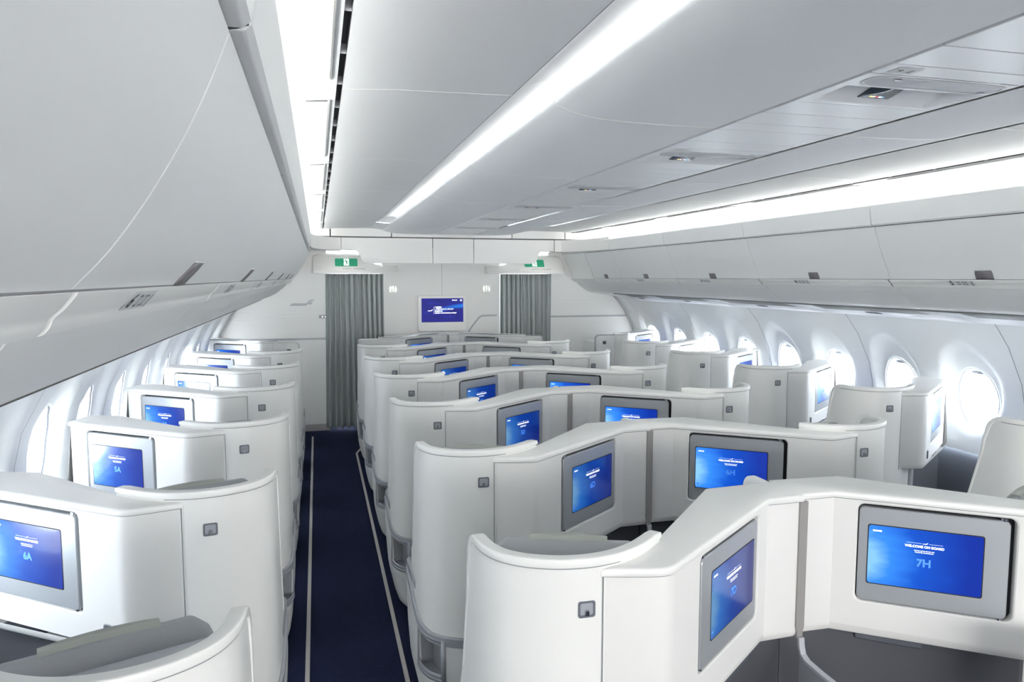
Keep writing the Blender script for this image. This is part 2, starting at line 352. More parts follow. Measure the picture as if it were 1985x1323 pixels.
for side in (-1, 1):
    for a, b in zip(joints[:-1], joints[1:]):
        g = .003
        for prof, nm, mt in ((COVEP, 'cove_panel', 'liner'), (AISLE, 'aisle_panel', 'ceil'), (VAULT, 'cove_vault', 'ceil'), (GRAY, 'center_panel', 'ceil')):
            if nm == 'cove_vault' and a > VEND: continue
            MB().extr(cprof(prof, side), a + g, min(b - g, VEND) if nm == 'cove_vault' else b - g).build(nm, mt, ceiling)
        if b > 0:                       # backing behind the joints, a shade brighter like the joint mouldings
            for prof in (AISLE, GRAY[8:], VAULT[:20], COVEP):
                if b > YH - .1 or (b > VEND and prof is not AISLE): continue
                jl = [[(x, y, z + dz) for x, z in cprof(prof, side)] for y, dz in ((b - .007, .002), (b - .004, -.0015), (b + .004, -.0015), (b + .007, .002))]
                MB().loft(jl, close=False, caps=False).build('joint_moulding', 'cap', ceiling, angle=80)
    e_ = MB(); vp = cprof(VAULT, side); e_.add([(x, VEND, z) for x, z in vp], [tuple(range(len(vp)))])
    e_.extr(cprof([(.600, .5725), (.66, .568), (.72, .560), (.765, .5535)], side), VEND - .001, YH); e_.build('vault_end', 'ceil', ceiling)
    # air slot between cove panel and aisle panel, with little bridges
    sl = MB(); sl.extr(cprof([(.067, .580), (.083, .580)], side), Y0C, YH); sl.extr(cprof([(.067, .554), (.067, .580)], side), Y0C, YH); sl.extr(cprof([(.083, .580), (.083, .56)], side), Y0C, YH)
    sl.build('air_slot', 'dgrey', ceiling)
    sb = MB()
    for y in np.arange(.4, YH, .30): sb.box(min(X2(side, .067), X2(side, .083)), max(X2(side, .067), X2(side, .083)), y, y + .006, z_(.557), z_(.58))
    sb.build('slot_bridge', 'lgrey', ceiling)
    # dark groove line
    MB().extr(cprof([(.600, .580), (.616, .580)], side), Y0C, VEND).build('panel_gap', 'dgrey', ceiling)
    # cove lamps
    for nm, x0, x1, zz, y1, lb in (('cove_lamp', .775, .80, .582, 7.62, 'centre ceiling cove'), ('cove_lamp', -.175, -.115, .4335, YH - .15, 'cove above the window-side bins')):
        sd = 'left' if side < 0 else 'right'
        o = thing(nm, 'long white lamp strip hidden in the %s %s' % (sd, lb), 'lamp', (0, 0, 0))
        xa, xb = sorted((X2(side, x0), X2(side, x1)))
        MB().add([(xa, Y0C + .1, z_(zz)), (xb, Y0C + .1, z_(zz)), (xb, y1, z_(zz)), (xa, y1, z_(zz))], [(0, 1, 2, 3)]).build('lamp_strip', 'lamp' if x0 > 0 else 'lampo', o)
        MB().box(xa - .004, xb + .004, Y0C + .1, y1, z_(zz) - .008, z_(zz) - .002).build('lamp_tray', 'lgrey', o)
    # vent grilles in the cove panel
    for a, b in zip(joints[:-1], joints[1:]):
        if b < .8: continue
        v = thing('air_vent', '', 'air vent', group='cove air vents')
        mid = (a + b) / 2
        v['label'] = 'fine white louvre vent in the %s cove, %s' % ('left' if side < 0 else 'right', 'panel number %d counted from the near end' % (joints.index(b) - 2))
        x0, x1 = -.022, .045
        fm = MB()
        for xa, xb in ((x0 - .006, x0), (x1, x1 + .006)):
            fm.extr(cprof([(xa, .5465 if xa < 0 else .5505), (xb, .5465 if xa < 0 else .5505)], side), a + .12, b - .12)
        fm.build('vent_frame', 'cap', v, solid=.003)
        bk = MB(); bk.extr(cprof([(x0, .5440), (x1, .5485)], side), a + .13, b - .13); bk.build('vent_backing', 'grey', v)
        ln = MB()
        for y in np.arange(a + .13, b - .13, .0125):
            xs = sorted((X2(side, x0), X2(side, x1)))
            za, zb = (z_(.5415), z_(.546)) if side < 0 else (z_(.546), z_(.5415))
            ln.add([(xs[0], y, za), (xs[1], y, zb), (xs[1], y + .0075, zb), (xs[0], y + .0075, za), (xs[0], y, za + .003), (xs[1], y, zb + .003), (xs[1], y + .0075, zb + .003), (xs[0], y + .0075, za + .003)],
                   [(0, 3, 2, 1), (0, 1, 5, 4), (3, 7, 6, 2)])
        ln.build('louvres', 'cap', v)
# dark seams of the service channel
for x in (1.333, 2 * XC - 1.333):
    MB().box(x - .010, x + .015, Y0C, YH, z_(.524), z_(.530)).build('channel_seam', 'dgrey', ceiling)
MB().box(1.341, 2 * XC - 1.341, Y0C, YH, z_(.545), z_(.555)).build('channel_backing', 'grey', ceiling)

# ------------------------------------------------------------------ centre service units
def service_unit(yd, idx, lab):
    u = thing('service_unit', lab, 'ceiling unit', (XC, yd, z_(.509)), 'service units along the centre ceiling channel')
    x0, x1 = -.240, .240
    def panel(ya, yb, nm='panel', m='psu', dz=0):
        return MB().box(x0, x1, ya + .002, yb - .002, dz, .012 + dz).build(nm, m, u, bevel=.002)
    # pan with a sloping tray that carries the display
    t = MB(); N = 10
    t.add([(x0, -.21, 0), (x1, -.21, 0), (x1, .09, 0), (x0, .09, 0), (-.215, -.098, 0), (.232, -.098, 0), (.20, .068, 0), (-.20, .068, 0),
           (-.185, -.090, .036), (.205, -.090, .036), (.18, .055, .004), (-.18, .055, .004)],
          [(0, 1, 5, 4), (1, 2, 6, 5), (2, 3, 7, 6), (3, 0, 4, 7), (4, 5, 9, 8), (5, 6, 10, 9), (6, 7, 11, 10), (7, 4, 8, 11), (8, 9, 10, 11)])
    for xa_, xb_ in ((x0, x0 + .004), (x1 - .004, x1)): t.box(xa_, xb_, -.209, .089, .0002, .012)
    def sz(y, e=.0015): return .036 - .2207 * (y + .09) - e
    tray = t.build('display_tray', 'psu', u, bevel=.004)
    d = MB(); d.add([(-.075, -.050, sz(-.05)), (.030, -.050, sz(-.05)), (.030, .028, sz(.028)), (-.075, .028, sz(.028))], [(0, 1, 2, 3)])
    dd = d.build('display', mat('display dark slate', (58, 72, 84), .2) if 'slate' not in M else 'slate', u, solid=.003)
    if 'slate' not in M: M['slate'] = dd.data.materials[0]
    ic = MB(); cols = []
    for k, (c, m) in enumerate((((-.028, -.014), 'iy'), ((-.012, -.004), 'iw'), ((0, .006), 'ir'), ((.010, .022), 'iw'), ((.024, .032), 'ib'))):
        if m not in M: M[m] = mat(m, {'iy': (226, 208, 120), 'iw': (238, 240, 244), 'ir': (214, 60, 60), 'ib': (120, 180, 226)}[m], .5, emit={'iy': (226, 208, 120), 'iw': (238, 240, 244), 'ir': (214, 60, 60), 'ib': (120, 180, 226)}[m], es=.5)
        MB().add([(-.022 + c[0] * .8, .012, sz(.012, .0045)), (-.022 + c[1] * .8, .012, sz(.012, .0045)), (-.022 + c[1] * .8, .019, sz(.019, .0045)), (-.022 + c[0] * .8, .019, sz(.019, .0045))], [(0, 1, 2, 3)]).build('display_icon', m, dd)
    # oxygen cover: rounded translucent panel in a ring
    r1 = rrect(.440, .085, .040, 6, .012, -.153); r2 = rrect(.426, .071, .034, 6, .012, -.153)
    lp = MB(); lp.loft([[(x, y, -.001) for x, y in r1], [(x, y, -.002) for x, y in r1], [(x, y, -.002) for x, y in r2], [(x, y, .002) for x, y in r2]], caps=False); lp.build('cover_ring', 'lgrey', u)
    lp = MB(); lp.loft([[(x, y, .001) for x, y in r2], [(.012 + (x - .012) * .97, -.153 + (y + .153) * .85, -.0015) for x, y in r2]]); cv = lp.build('mask_cover', 'lens', u, bevel=.002)
    MB().box(-.14, -.12, -.186, -.180, -.005, -.001).build('cover_clip', 'chrome', cv); MB().box(.18, .20, -.136, -.130, -.005, -.001).build('cover_clip', 'chrome', cv)
    # ribs above the tray
    rb = MB()
    for k in range(26): rb.box(-.12 + k * .0085, -.116 + k * .0085, -.0975, -.091, .012, .030)
    rb.build('speaker_ribs', 'lgrey', u)
    for a, b in ((.09, .235), (.235, .39), (.39, .50), (.50, .72), (.72, .86)): panel(a, b)
    panel(.86, .94)
    pl = MB(); pl.add([(x, y + .90, -.0008) for x, y in rrect(.075, .05, .004, 2, -.17)], [tuple(range(12))]); pp = pl.build('placard', 'label', u)
    return u
PSY = [.62 + 1.15 * k for k in range(0, 7)]
names = ['just above the camera', 'largest in view with a slate display', 'second slate display from the camera', 'third slate display from the camera', 'fourth slate display, over the middle rows', 'fifth, small in the distance', 'farthest, next to the front header']
for k, y in enumerate(PSY): service_unit(y, k, 'grey white ceiling service unit, ' + names[k])
# light grey rounded box outline of nameplates is kept plain; one placard carries its row figures
pt = MB(); put_text(pt, '7  6', .03, lambda x, y: (XC - .17 - x, PSY[1] + .90 - 1.15 + y, z_(.507)), .0)
o = pt.build('row_figures', 'inkg'); o.parent = [q for q in bpy.data.objects if q.name.startswith('service_unit')][0]
o.matrix_parent_inverse = Matrix.Translation((-XC, -PSY[0], -z_(.509)))

# ------------------------------------------------------------------ overhead bins
DOOR = catmull([(-.098, .306), (-.115, .262), (-.140, .205), (-.170, .147), (-.206, .088), (-.246, .032), (-.290, -.016)], 4)
DOOR_L = catmull([(-.098, .306), (-.108, .275), (-.131, .212), (-.163, .138), (-.196, .07), (-.213, .034), (-.232, -.012)], 4)
VAL = [(-.185, .425), (-.070, .438), (-.058, .440), (-.052, .430), (-.072, .318), (-.082, .309), (-.13, .309)]
RAIL = catmull([(-.213, -.014), (-.217, -.021), (-.226, -.031), (-.238, -.041), (-.245, -.051), (-.255, -.0590), (-.270, -.0595), (-.282, -.050)], 4)
LOWER = catmull([(-.280, -.050), (-.300, -.074), (-.322, -.098), (-.392, -.152), (-.445, -.186), (-.497, -.205)], 4)
RAIL_N = catmull([(-.284, -.018), (-.290, -.027), (-.301, -.040), (-.313, -.051), (-.318, -.062), (-.327, -.0715), (-.342, -.0725), (-.352, -.063)], 4)
LOWER_N = catmull([(-.352, -.062), (-.368, -.086), (-.40, -.119), (-.49, -.193), (-.555, -.228), (-.622, -.256)], 4)
def bin_profiles(side):
    return (DOOR, RAIL_N, LOWER_N) if side < 0 else (DOOR_L, RAIL, LOWER)
def make_bin(side, a, b, rowtxt, label, latch=True):
    DP, RAIL, LOWER = bin_profiles(side); ex, ez = LOWER[-1]; rx, rz = RAIL[-1]
    s = 'left' if side < 0 else 'right'
    t = thing('overhead_bin', label, 'luggage bin', (X2(side, -.3), (a + b) / 2, z_(-.06)), s + ' overhead bins')
    ox, oy, oz = t.location
    def L(p): return [(x - ox, z - oz) for x, z in cprof(p, side)]
    ya, yb = a - oy + .003, b - oy - .003
    MB().extr(L(VAL + [(-.18, .309)]), ya, yb, close=True, caps=True).build('valance', 'bin', t, bevel=.004)
    dp = DP
    back = [(x - .03, d + .0) for x, d in dp[::-1]]
    door = MB().extr(L(dp + back), ya - .0012, yb + .0012, close=True, caps=True).build('door', 'bin', t, bevel=.0025, seg=2)
    MB().extr(L([(-.0755, .3160), (-.09, .3105), (-.125, .3065)]), a - oy, b - oy).build('gap_shade', 'gapshade', t)  # dark sheet painting the shade inside the gap above the door
    # dark reveal behind the door edges
    MB().extr(L([(-.60, .30), (-.125, .30), (-.145, .25), (dp[-1][0] - .015, .04), (dp[-1][0] - .03, -.012), (-.60, -.1)]), a - oy, b - oy, close=True, caps=True).build('bin_body', 'dgrey', t)
    rb = [(x - .02, d + .012) for x, d in RAIL[::-1]]
    ra, rbb = ya + .006, yb - .006
    MB().extr(L(RAIL + [(rx - .025, rz + .012), (rx - .025, RAIL[0][1] - .001)]), ra, rbb, close=True, caps=True).build('grip_rail', 'cap', t, bevel=.006)
    MB().extr(L([(x - .005, z + .003) for x, z in RAIL] + [(rx - .022, rz + .014), (rx - .022, RAIL[0][1] - .001)]), a - oy, b - oy, close=True, caps=True).build('rail_core', 'seam', t)
    MB().extr(L(LOWER + [(ex, ez + .015), ((ex + rx) / 2 - .02, (ez + rz) / 2 + .01), (rx - .045, rz)]), ya, yb, close=True, caps=True).build('lower_panel', 'bin', t, bevel=.002)
    MB().extr(L([(ex + .007, ez - .002), (ex - .013, ez - .009), (ex - .025, ez - .003), (ex - .013, ez + .010)]), a - oy, b - oy, close=True, caps=True).build('edge_trim', 'slot', t)
    if latch:
        i0, i1 = len(dp) - 5, len(dp) - 1
        yc = 0.02
        pts = dp[i0:]
        w0, w1 = .055, .068
        rows = []
        for k, (x, d) in enumerate(pts):
            w = .052 if k else .046
            rows.append([(q[0], yc + yy, q[1]) for yy in (-w, w) for q in [(L([(x + .0025, d)])[0])]])
        mb = MB(); mb.loft(rows, close=False, caps=False); mb.build('latch', 'dgrey2' if 'dgrey2' in M else 'dgrey', door, solid=.003)
        mb = MB()
        x, d = pts[0]
        q = L([(x + .003, d)])[0]; mb.box(q[0] - .003, q[0] + .003, yc - .05, yc + .05, q[1] - .001, q[1] + .002); mb.build('latch_lip', 'chrome', door)
    if rowtxt:
        # placard on the rail face
        p0, p1 = RAIL[2], RAIL[13]
        q0, q1 = L([(p0[0] + .0012, p0[1] - .0015)])[0], L([(p1[0] + .0005, p1[1] - .001)])[0]
        yc = (.16 if side > 0 else (.37 if b < 1.2 else -.28))
        w = .085; hgt = math.hypot(q1[0] - q0[0], q1[1] - q0[1])
        sgn = 1 if side < 0 else -1
        def f(x, y, e=0):     # x reads to the right for someone in the aisle
            k = .5 - y
            return (q0[0] + (q1[0] - q0[0]) * k + side * -1 * e, yc + x * sgn * 1.0, q0[1] + (q1[1] - q0[1]) * k - e)
        lb = MB(); lb.add([f(-w, .5), f(w, .5), f(w, -.5), f(-w, -.5)], [(0, 1, 2, 3)]); pl = lb.build('row_placard', 'label', t)
        tx = MB(); h = hgt
        put_text(tx, rowtxt, .044, lambda x, y: f(x - .062, y / h, .0012), .001)
        put_text(tx, '|', .030, lambda x, y: f(x + .066, y / h, .0012), .0015)
        tx.build('row_number', 'ink', pl)
        ic = MB()
        for k, (cx, ww) in enumerate(((-.018, .016), (.012, .010), (.030, .012))):
            ring = [(-1, -1), (1, -1), (1, 1), (-1, 1)]
            ic.add([f(cx + ww / 2 * x, .32 * y, .0012) for x, y in ring] + [f(cx + ww / 2 * x * .65, .20 * y, .0012) for x, y in ring], [(i, (i + 1) % 4, 4 + (i + 1) % 4, 4 + i) for i in range(4)])
        ic.build('pictograms', 'inkg', pl)
    return t
BJ = [-.365, .99, 2.345, 3.70, 5.055, 6.41, 7.765, 8.62]
lbl = {-1: ['left overhead bin nearest the camera, filling the upper left corner', 'left overhead bin with the largest slanted latch, second from the camera', 'left overhead bin, third from the camera', 'left overhead bin, fourth from the camera', 'left overhead bin, fifth from the camera', 'left overhead bin, second to last before the front wall', 'short left overhead bin at the far end'],
       1: ['right overhead bin beside the camera, outside the picture edge', 'right overhead bin at the right picture edge beyond the 5 placard', 'right overhead bin with the large latch and the 5 placard', 'right overhead bin with the 4 placard', 'right overhead bin with the 3 placard', 'right overhead bin, small, with the 2 placard', 'narrow right overhead bin at the far end']}
nums = ['', '7', '6', '5', '4', '3', '2']
for side in (-1, 1):
    for k in range(7):
        make_bin(side, BJ[k], BJ[k + 1], ({-1: ['7', '6', '5', '4', '3', '2', ''], 1: ['', '6', '5', '4', '3', '2', '']}[side][k]), lbl[side][k])
    t = thing('bin_end_fairing', 'plain white end fairing closing the %s bins against the front wall' % ('left' if side < 0 else 'right'), 'fairing', (X2(side, -.3), 9.0, z_(-.06)))
    ox, oy, oz = t.location
    DP, RL, LW = bin_profiles(side)
    full = VAL[1:5] + DP + RL[4:] + LW[1:] + [(LW[-1][0] - .02, LW[-1][1] - .003), (-.9, -.27), (-.9, .42)]
    MB().extr([(x - ox, z - oz) for x, z in cprof(full, side)], 8.624 - oy, 9.455 - oy, close=True, caps=True).build('fairing_body', 'bin', t)
    # under-bin service panels between the bins and the windows
    for k in range(7):
        a, b = BJ[k] + .02, BJ[k + 1] + .02
        p = thing('window_service_panel', 'white service panel under the %s, with dark slotted grille' % lbl[side][k], 'service panel', (X2(side, -.7), (a + b) / 2, z_(-.25)), 'service panels over the window seats')
        ox, oy, oz = p.location
        tp = tap((a + b) / 2) * .95
        inner, outer = (LOWER[-1][0] - .018, LOWER[-1][1] + .002) if side > 0 else (LOWER_N[-1][0] - .018, LOWER_N[-1][1] + .004), (XC - 2.545 + tp, -.292)
        lw = 2.588 - tp
        wl = thing('wall_wash_lamp', 'lamp strip under the ' + lbl[side][k].split(',')[0], 'lamp', (XC + side * lw, (a + b) / 2, 1.712), 'wall wash lamps')
        MB().add([(-.012, a - oy + .01, 0), (.012, a - oy + .01, 0), (.012, b - oy - .01, 0), (-.012, b - oy - .01, 0)], [(0, 1, 2, 3)]).build('lamp_strip', 'lamp2', wl)
        MB().box(-.016, .016, a - oy + .01, b - oy - .01, .002, .008).build('lamp_tray', 'lgrey', wl)
        def sp(fr, e=0): return (X2(side, inner[0] + (outer[0] - inner[0]) * fr) - ox, z_(inner[1] + (outer[1] - inner[1]) * fr - e) - oz)
        MB().extr([sp(0), sp(.3), sp(.7), sp(1)], a - oy + .002, b - oy - .002).build('panel', 'psu2', p, solid=.008)
        MB().extr([sp(.10, .006), sp(.42, .006)], a - oy + .12, b - oy - .22).build('grille', 'slot', p)
        gl = MB()
        for f_ in (.13, .18, .23, .28, .33, .38):
            gl.extr([sp(f_, .008), sp(f_ + .012, .008)], a - oy + .125, b - oy - .225)
        gl.build('grille_bars', 'grey', p)
        MB().extr([sp(.52, .007), sp(.62, .007)], -.03, .09).build('button_cluster', 'dgrey', p, solid=.004)
    MB().extr([(X2(side, -.9), z_(-.24)), (X2(side, -.9), 2.6)], Y0C, 9.46).build('bin_backing', 'ceil', ceiling)

# ------------------------------------------------------------------ front header, bulkhead, curtains
def xzface(mb, pts, y0, y1):
    n = len(pts); mb.add([(x, y0, z) for x, z in pts] + [(x, y1, z) for x, z in pts], [tuple(range(n)), tuple(range(n, 2 * n))[::-1]] + [(i, n + i, n + (i + 1) % n, (i + 1) % n) for i in range(n)])
S = catmull([(.40, 2.285), (.455, 2.275), (.485, 2.235), (.505, 2.175), (.535, 2.138), (.60, 2.128)], 5)
bot = [(-.30, 2.283), (.30, 2.285)] + S
top_z = 2.44
def seg_poly(xa, xb):
    full = bot + [(2 * XC - x, z) for x, z in bot[::-1]]
    xs = [p[0] for p in full]; zs = [p[1] for p in full]
    inner = [p for p in full if xa < p[0] < xb]
    return [(xa, float(np.interp(xa, xs, zs)))] + inner + [(xb, float(np.interp(xb, xs, zs))), (xb, 2.425), (xa, 2.425)]
hdr = None
cuts = [-.30, .275, 1.353, 1.858, 2.895, 2 * XC + .30]
for a, b in zip(cuts[:-1], cuts[1:]):
    mb = MB(); xzface(mb, seg_poly(a + .004, b - .004), YH, YH + .05)
    o = mb.build('header_panel', 'bulk', hdr, bevel=.003)
    if hdr is None: hdr = struct(o); hdr.name = 'trim_1'
mb = MB()
mb.box(-.30, 2 * XC + .30, YH + .03, YH + .06, 2.31, 2.6); mb.build('header_backing', 'dgrey', hdr, smooth=False)
for a, b in zip([-.35, .16, .86, 2.33, 3.02], [.152, .852, 2.322, 3.012, 2 * XC + .35]):
    MB().box(a + .003, b - .003, YH - .06, YH + .02, 2.436, 2.56).build('header_upper_panel', 'bulk', hdr, bevel=.004)
for s_ in (-1, 1):
    vl = thing('vestibule_fill_light', 'round white fill lamp added behind the front header above the %s curtain' % ('left' if s_ < 0 else 'right'), 'lamp', (X2(s_, .30), 9.02, 2.297), 'added vestibule fill lamps')  # lamps added to lift the brightness at the front of the cabin
    MB().prism([(.11 * math.cos(a), .11 * math.sin(a)) for a in np.linspace(0, 6.0, 22)], -.012, 0).build('lamp_rim', 'lgrey', vl)
    MB().add([(.095 * math.cos(a), .095 * math.sin(a), -.0135) for a in np.linspace(0, 6.0, 22)], [tuple(range(22))]).build('lamp_diffuser', 'lamp3', vl)
for s_ in (-1, 1):
    arc = catmull([(-.056, 7.75), (-.050, 8.05), (-.015, 8.34), (.06, 8.55), (.16, 8.67), (.275, 8.715)], 6)
    zlo, zhi = 2.283, 2.425
    MB().loft([[(X2(s_, x), y, zlo), (X2(s_, x), y, zhi), (X2(s_, x) + s_ * .012, y + .012, zhi), (X2(s_, x) + s_ * .012, y + .012, zlo)] for x, y in arc]).build('corner_fillet', 'bulk', hdr)
    pg = [(X2(s_, x), y) for x, y in arc] + [(X2(s_, .275), 9.0), (X2(s_, -.10), 9.0), (X2(s_, -.10), 7.75)]
    MB().prism(pg, zlo - .004, zlo + .002).build('fillet_soffit', 'bulk', hdr, smooth=False)
# soffit behind the header
struct(MB().box(-1.2, 2 * XC + 1.2, YH + .06, 10.6, 2.30, 2.32).build('trim_2', 'bulk', smooth=False))
# centre bulkhead and side monuments
wf = MB(); wf.box(.80, 2 * XC - .80, 9.46, 9.60, 0, 2.31)
wfo = struct(wf.build('wall_front', 'bulk', bevel=.004))
for s, nm in ((-1, 'wall_front_left'), (1, 'wall_front_right')):
    w = MB(); pts = [(X2(s, .115), 0), (X2(s, .115), 2.31), (X2(s, -1.25), 2.31), (X2(s, -1.25), 0)]
    xzface(w, pts, 9.46, 9.60); wo = struct(w.build(nm, 'bulk'))
    xa, xb = sorted((X2(s, .114), X2(s, -1.2)))
    if s < 0: MB().box(xa, xb, 9.452, 9.46, 1.170, 1.196).build('wall_rail', 'lgrey', wo)
    MB().box(xa, xb, 9.448, 9.46, .0, .085).build('kick_plate', 'kick', wo)
    if s < 0:
        for zz in (1.509, 1.467, 1.422): MB().box(xa, xb, 9.456, 9.46, zz - .004, zz + .004).build('wall_moulding', 'cap', wo, bevel=.002)
    else:
        MB().box(xa, xb, 9.452, 9.46, 1.410, 1.434).build('wall_stripe', 'lgrey', wo)
        for zz in (1.66, 1.61): MB().box(xa, xb, 9.456, 9.46, zz - .004, zz + .004).build('wall_moulding', 'cap', wo, bevel=.002)
    # corner trim that follows the curve of the lining
    L = []
    for z in np.arange(0, 1.75, .06):
        x = XC + s * (wall_w(z, 9.44) - .002); L.append([(x, 9.40, z), (x - s * .028, 9.40, z), (x - s * .028, 9.46, z), (x, 9.46, z)])
    MB().loft(L).build('corner_trim', 'lgrey', wo)
struct(MB().box(-1.3, 2 * XC + 1.3, 10.55, 10.6, 0, 2.35).build('wall_galley', 'bulk', smooth=False))
# seams and flowing mouldings on the centre bulkhead
MB().box(1.583, 1.587, 9.4585, 9.46, 1.73, 2.31).build('wall_seam', 'grey', wfo)
def ribbon(pts, w, name, m, y=9.46, th=.004, parent=None):
    L = []
    for i, p in enumerate(pts):
        a = np.array(pts[max(0, i - 1)]); b = np.array(pts[min(len(pts) - 1, i + 1)]); t = (b - a) / np.linalg.norm(b - a); n = np.array((-t[1], t[0])) * w / 2
        L.append([(p[0] - n[0], y - th, p[1] - n[1]), (p[0] + n[0], y - th, p[1] + n[1]), (p[0] + n[0], y, p[1] + n[1]), (p[0] - n[0], y, p[1] - n[1])])
    return MB().loft(L).build(name, m, parent)
for dz in (0, .034, .07):
    ribbon(catmull([(1.91, 1.60 - dz * 1.1 - .04), (2.00, 1.69 - dz * 1.1 - .015), (2.05, 1.735 - dz), (2.10, 1.75 - dz), (2.33, 1.75 - dz)], 4), .006, 'wall_moulding', 'cap', parent=wfo)
ribbon(catmull([(1.93, 1.22), (1.99, 1.31), (2.06, 1.395), (2.10, 1.435), (2.15, 1.447), (2.33, 1.45)], 4), .022, 'wall_stripe', 'lgrey', parent=wfo)
for zz in (1.50, 1.475, 1.445): MB().box(.82, 1.25, 9.457, 9.46, zz - .003, zz + .003).build('wall_moulding', 'cap', wfo)

# wing emblem on the left monument
em = thing('wing_emblem', 'silver wing emblem on the white front wall left of the curtain', 'emblem', (-.19, 9.455, 1.63))
g = lambda x, y: (x, 0, y)
mb = MB()
P1 = [(-.152, -.026), (-.125, .004), (.052, .004), (.075, .026), (.098, .048), (.150, .052), (.140, .040), (.105, .034), (.088, .018), (.062, -.012), (.040, -.026)]
poly(mb, P1, g); poly(mb, [(.086, .014), (.100, .022), (.135, .022), (.122, .008), (.094, .006)], g); poly(mb, [(.070, -.002), (.082, .004), (.118, .004), (.105, -.010), (.078, -.010)], g)
mb.build('wing_shape', 'lgrey', em, solid=.004, smooth=False)
dl = thing('door_latch_plate', 'small grey latch plate with two studs beside the left curtain', 'latch', (.058, 9.455, 1.462))
mb = MB(); mb.loft([[(x, -.008, y) for x, y in rrect(.098, .038, .006, 3)], [(x, 0, y) for x, y in rrect(.098, .038, .006, 3)]]); mb.build('plate', 'grey', dl)
for xx in (-.005, .030):
    mb = MB(); mb.loft([[(xx + r * math.cos(a), yy, r * math.sin(a)) for a in np.linspace(0, 6.2, 10)] for r, yy in ((.008, -.008), (.007, -.014))]); mb.build('stud', 'chrome', dl)

# wall television
tv = thing('wall_monitor', 'white framed television on the centre front wall showing a night sky', 'television', (1.582, 9.455, 1.49))
mb = MB(); o1 = rrect(.642, .472, .035, 6); mb.loft([[(x, 0, y) for x, y in o1], [(x, -.035, y) for x, y in o1], [(x * .985, -.042, y * .98) for x, y in o1]]); mb.build('frame', 'cap', tv, bevel=0)
sc = MB(); sx0, sx1, sz0, sz1 = -.277, .277, -.118, .196
sc.add([(sx0, -.0425, sz0), (sx1, -.0425, sz0), (sx1, -.0425, sz1), (sx0, -.0425, sz1)], [(0, 1, 2, 3)])
sc.uv = lambda c: ((c[0] - sx0) / (sx1 - sx0), (c[2] - sz0) / (sz1 - sz0))
sco = sc.build('screen', 'tv', tv, smooth=False)
tf = lambda x, y: (x, -.0435, y)
tx = MB()
def left_text(mb, s, size, x, y, off=0.0):
    vs, fs = textmesh(s, size, off); mn = min(v[0] for v in vs) if vs else 0
    mb.add([tf(a - mn + x, b + y) for a, b, _ in vs], fs)
for s, yy, h in (('欢迎登机', .077, .021), ('ご搭乗ありがとうございます', .052, .019), ('환영합니다', .026, .021), ('Добро пожаловать на борт', .003, .0215)):
    left_text(tx, s, h, -.098, yy, .0006)
left_text(tx, 'FINNAIR', .018, .128, .169, .0006)
poly(tx, [(-.113, -.008), (-.110, -.008), (-.110, .088), (-.113, .088)], tf)
poly(tx, [(-.197, .028), (-.190, .036), (-.152, .036), (-.140, .048), (-.126, .051), (-.132, .043), (-.140, .036), (-.152, .028)], tf)
ring = [2 * math.pi * k / 16 for k in range(16)]
mb_r = [tf(.247 + .014 * math.cos(a), .169 + .014 * math.sin(a)) for a in ring] + [tf(.247 + .0115 * math.cos(a), .169 + .0115 * math.sin(a)) for a in ring]
tx.add(mb_r, [(i, (i + 1) % 16, 16 + (i + 1) % 16, 16 + i) for i in range(16)])
put_text(tx, 'one', .010, lambda x, y: tf(x + .247, y + .169), .0005)
tx.build('screen_lettering', 'text', sco)
MB().add([tf(-.213 + .003 * math.cos(a), -.152 + .003 * math.sin(a)) for a in ring], [tuple(range(16))]).build('sensor_dot', 'ink', tv)

# lavatory signs
def wc(x, lab):
    t = thing('lavatory_sign', lab, 'sign', (x, 9.456, 1.81), 'lavatory signs')
    mb = MB(); r_ = rrect(.118, .100, .012, 3); mb.loft([[(a, .003, b) for a, b in r_], [(a, -.002, b) for a, b in r_]]); mb.build('plate', 'cap', t)
    f = lambda a, b: (a, -.0035, b)
    for k, (cx, dress) in enumerate(((-.034, 0), (0, 2), (.034, 1))):
        p = MB(); p.add([f(cx + .0055 * math.cos(a), .026 + .0055 * math.sin(a)) for a in ring], [tuple(range(16))])
        if dress == 2:
            poly(p, [(cx - .009, .016), (cx - .009, .034), (cx + .009, .034), (cx + .009, .016), (cx + .006, .016), (cx + .006, .031), (cx - .006, .031), (cx - .006, .016)], f)
            poly(p, [(cx - .011, .004), (cx - .002, -.004), (cx - .002, -.038), (cx + .002, -.038), (cx + .002, -.004), (cx + .011, .004), (cx, .010)], f)
        elif dress: poly(p, [(cx - .003, .018), (cx - .014, -.014), (cx - .004, -.014), (cx - .004, -.038), (cx + .004, -.038), (cx + .004, -.014), (cx + .014, -.014), (cx + .003, .018)], f)
        else: poly(p, [(cx - .011, .018), (cx - .011, -.006), (cx - .006, -.008), (cx - .006, -.038), (cx + .006, -.038), (cx + .006, -.008), (cx + .011, -.006), (cx + .011, .018)], f)
        p.build('figure', 'photolum', t)
wc(.945, 'pale glowing lavatory sign between the left curtain and the television')
wc(2.187, 'pale glowing lavatory sign between the television and the right curtain')

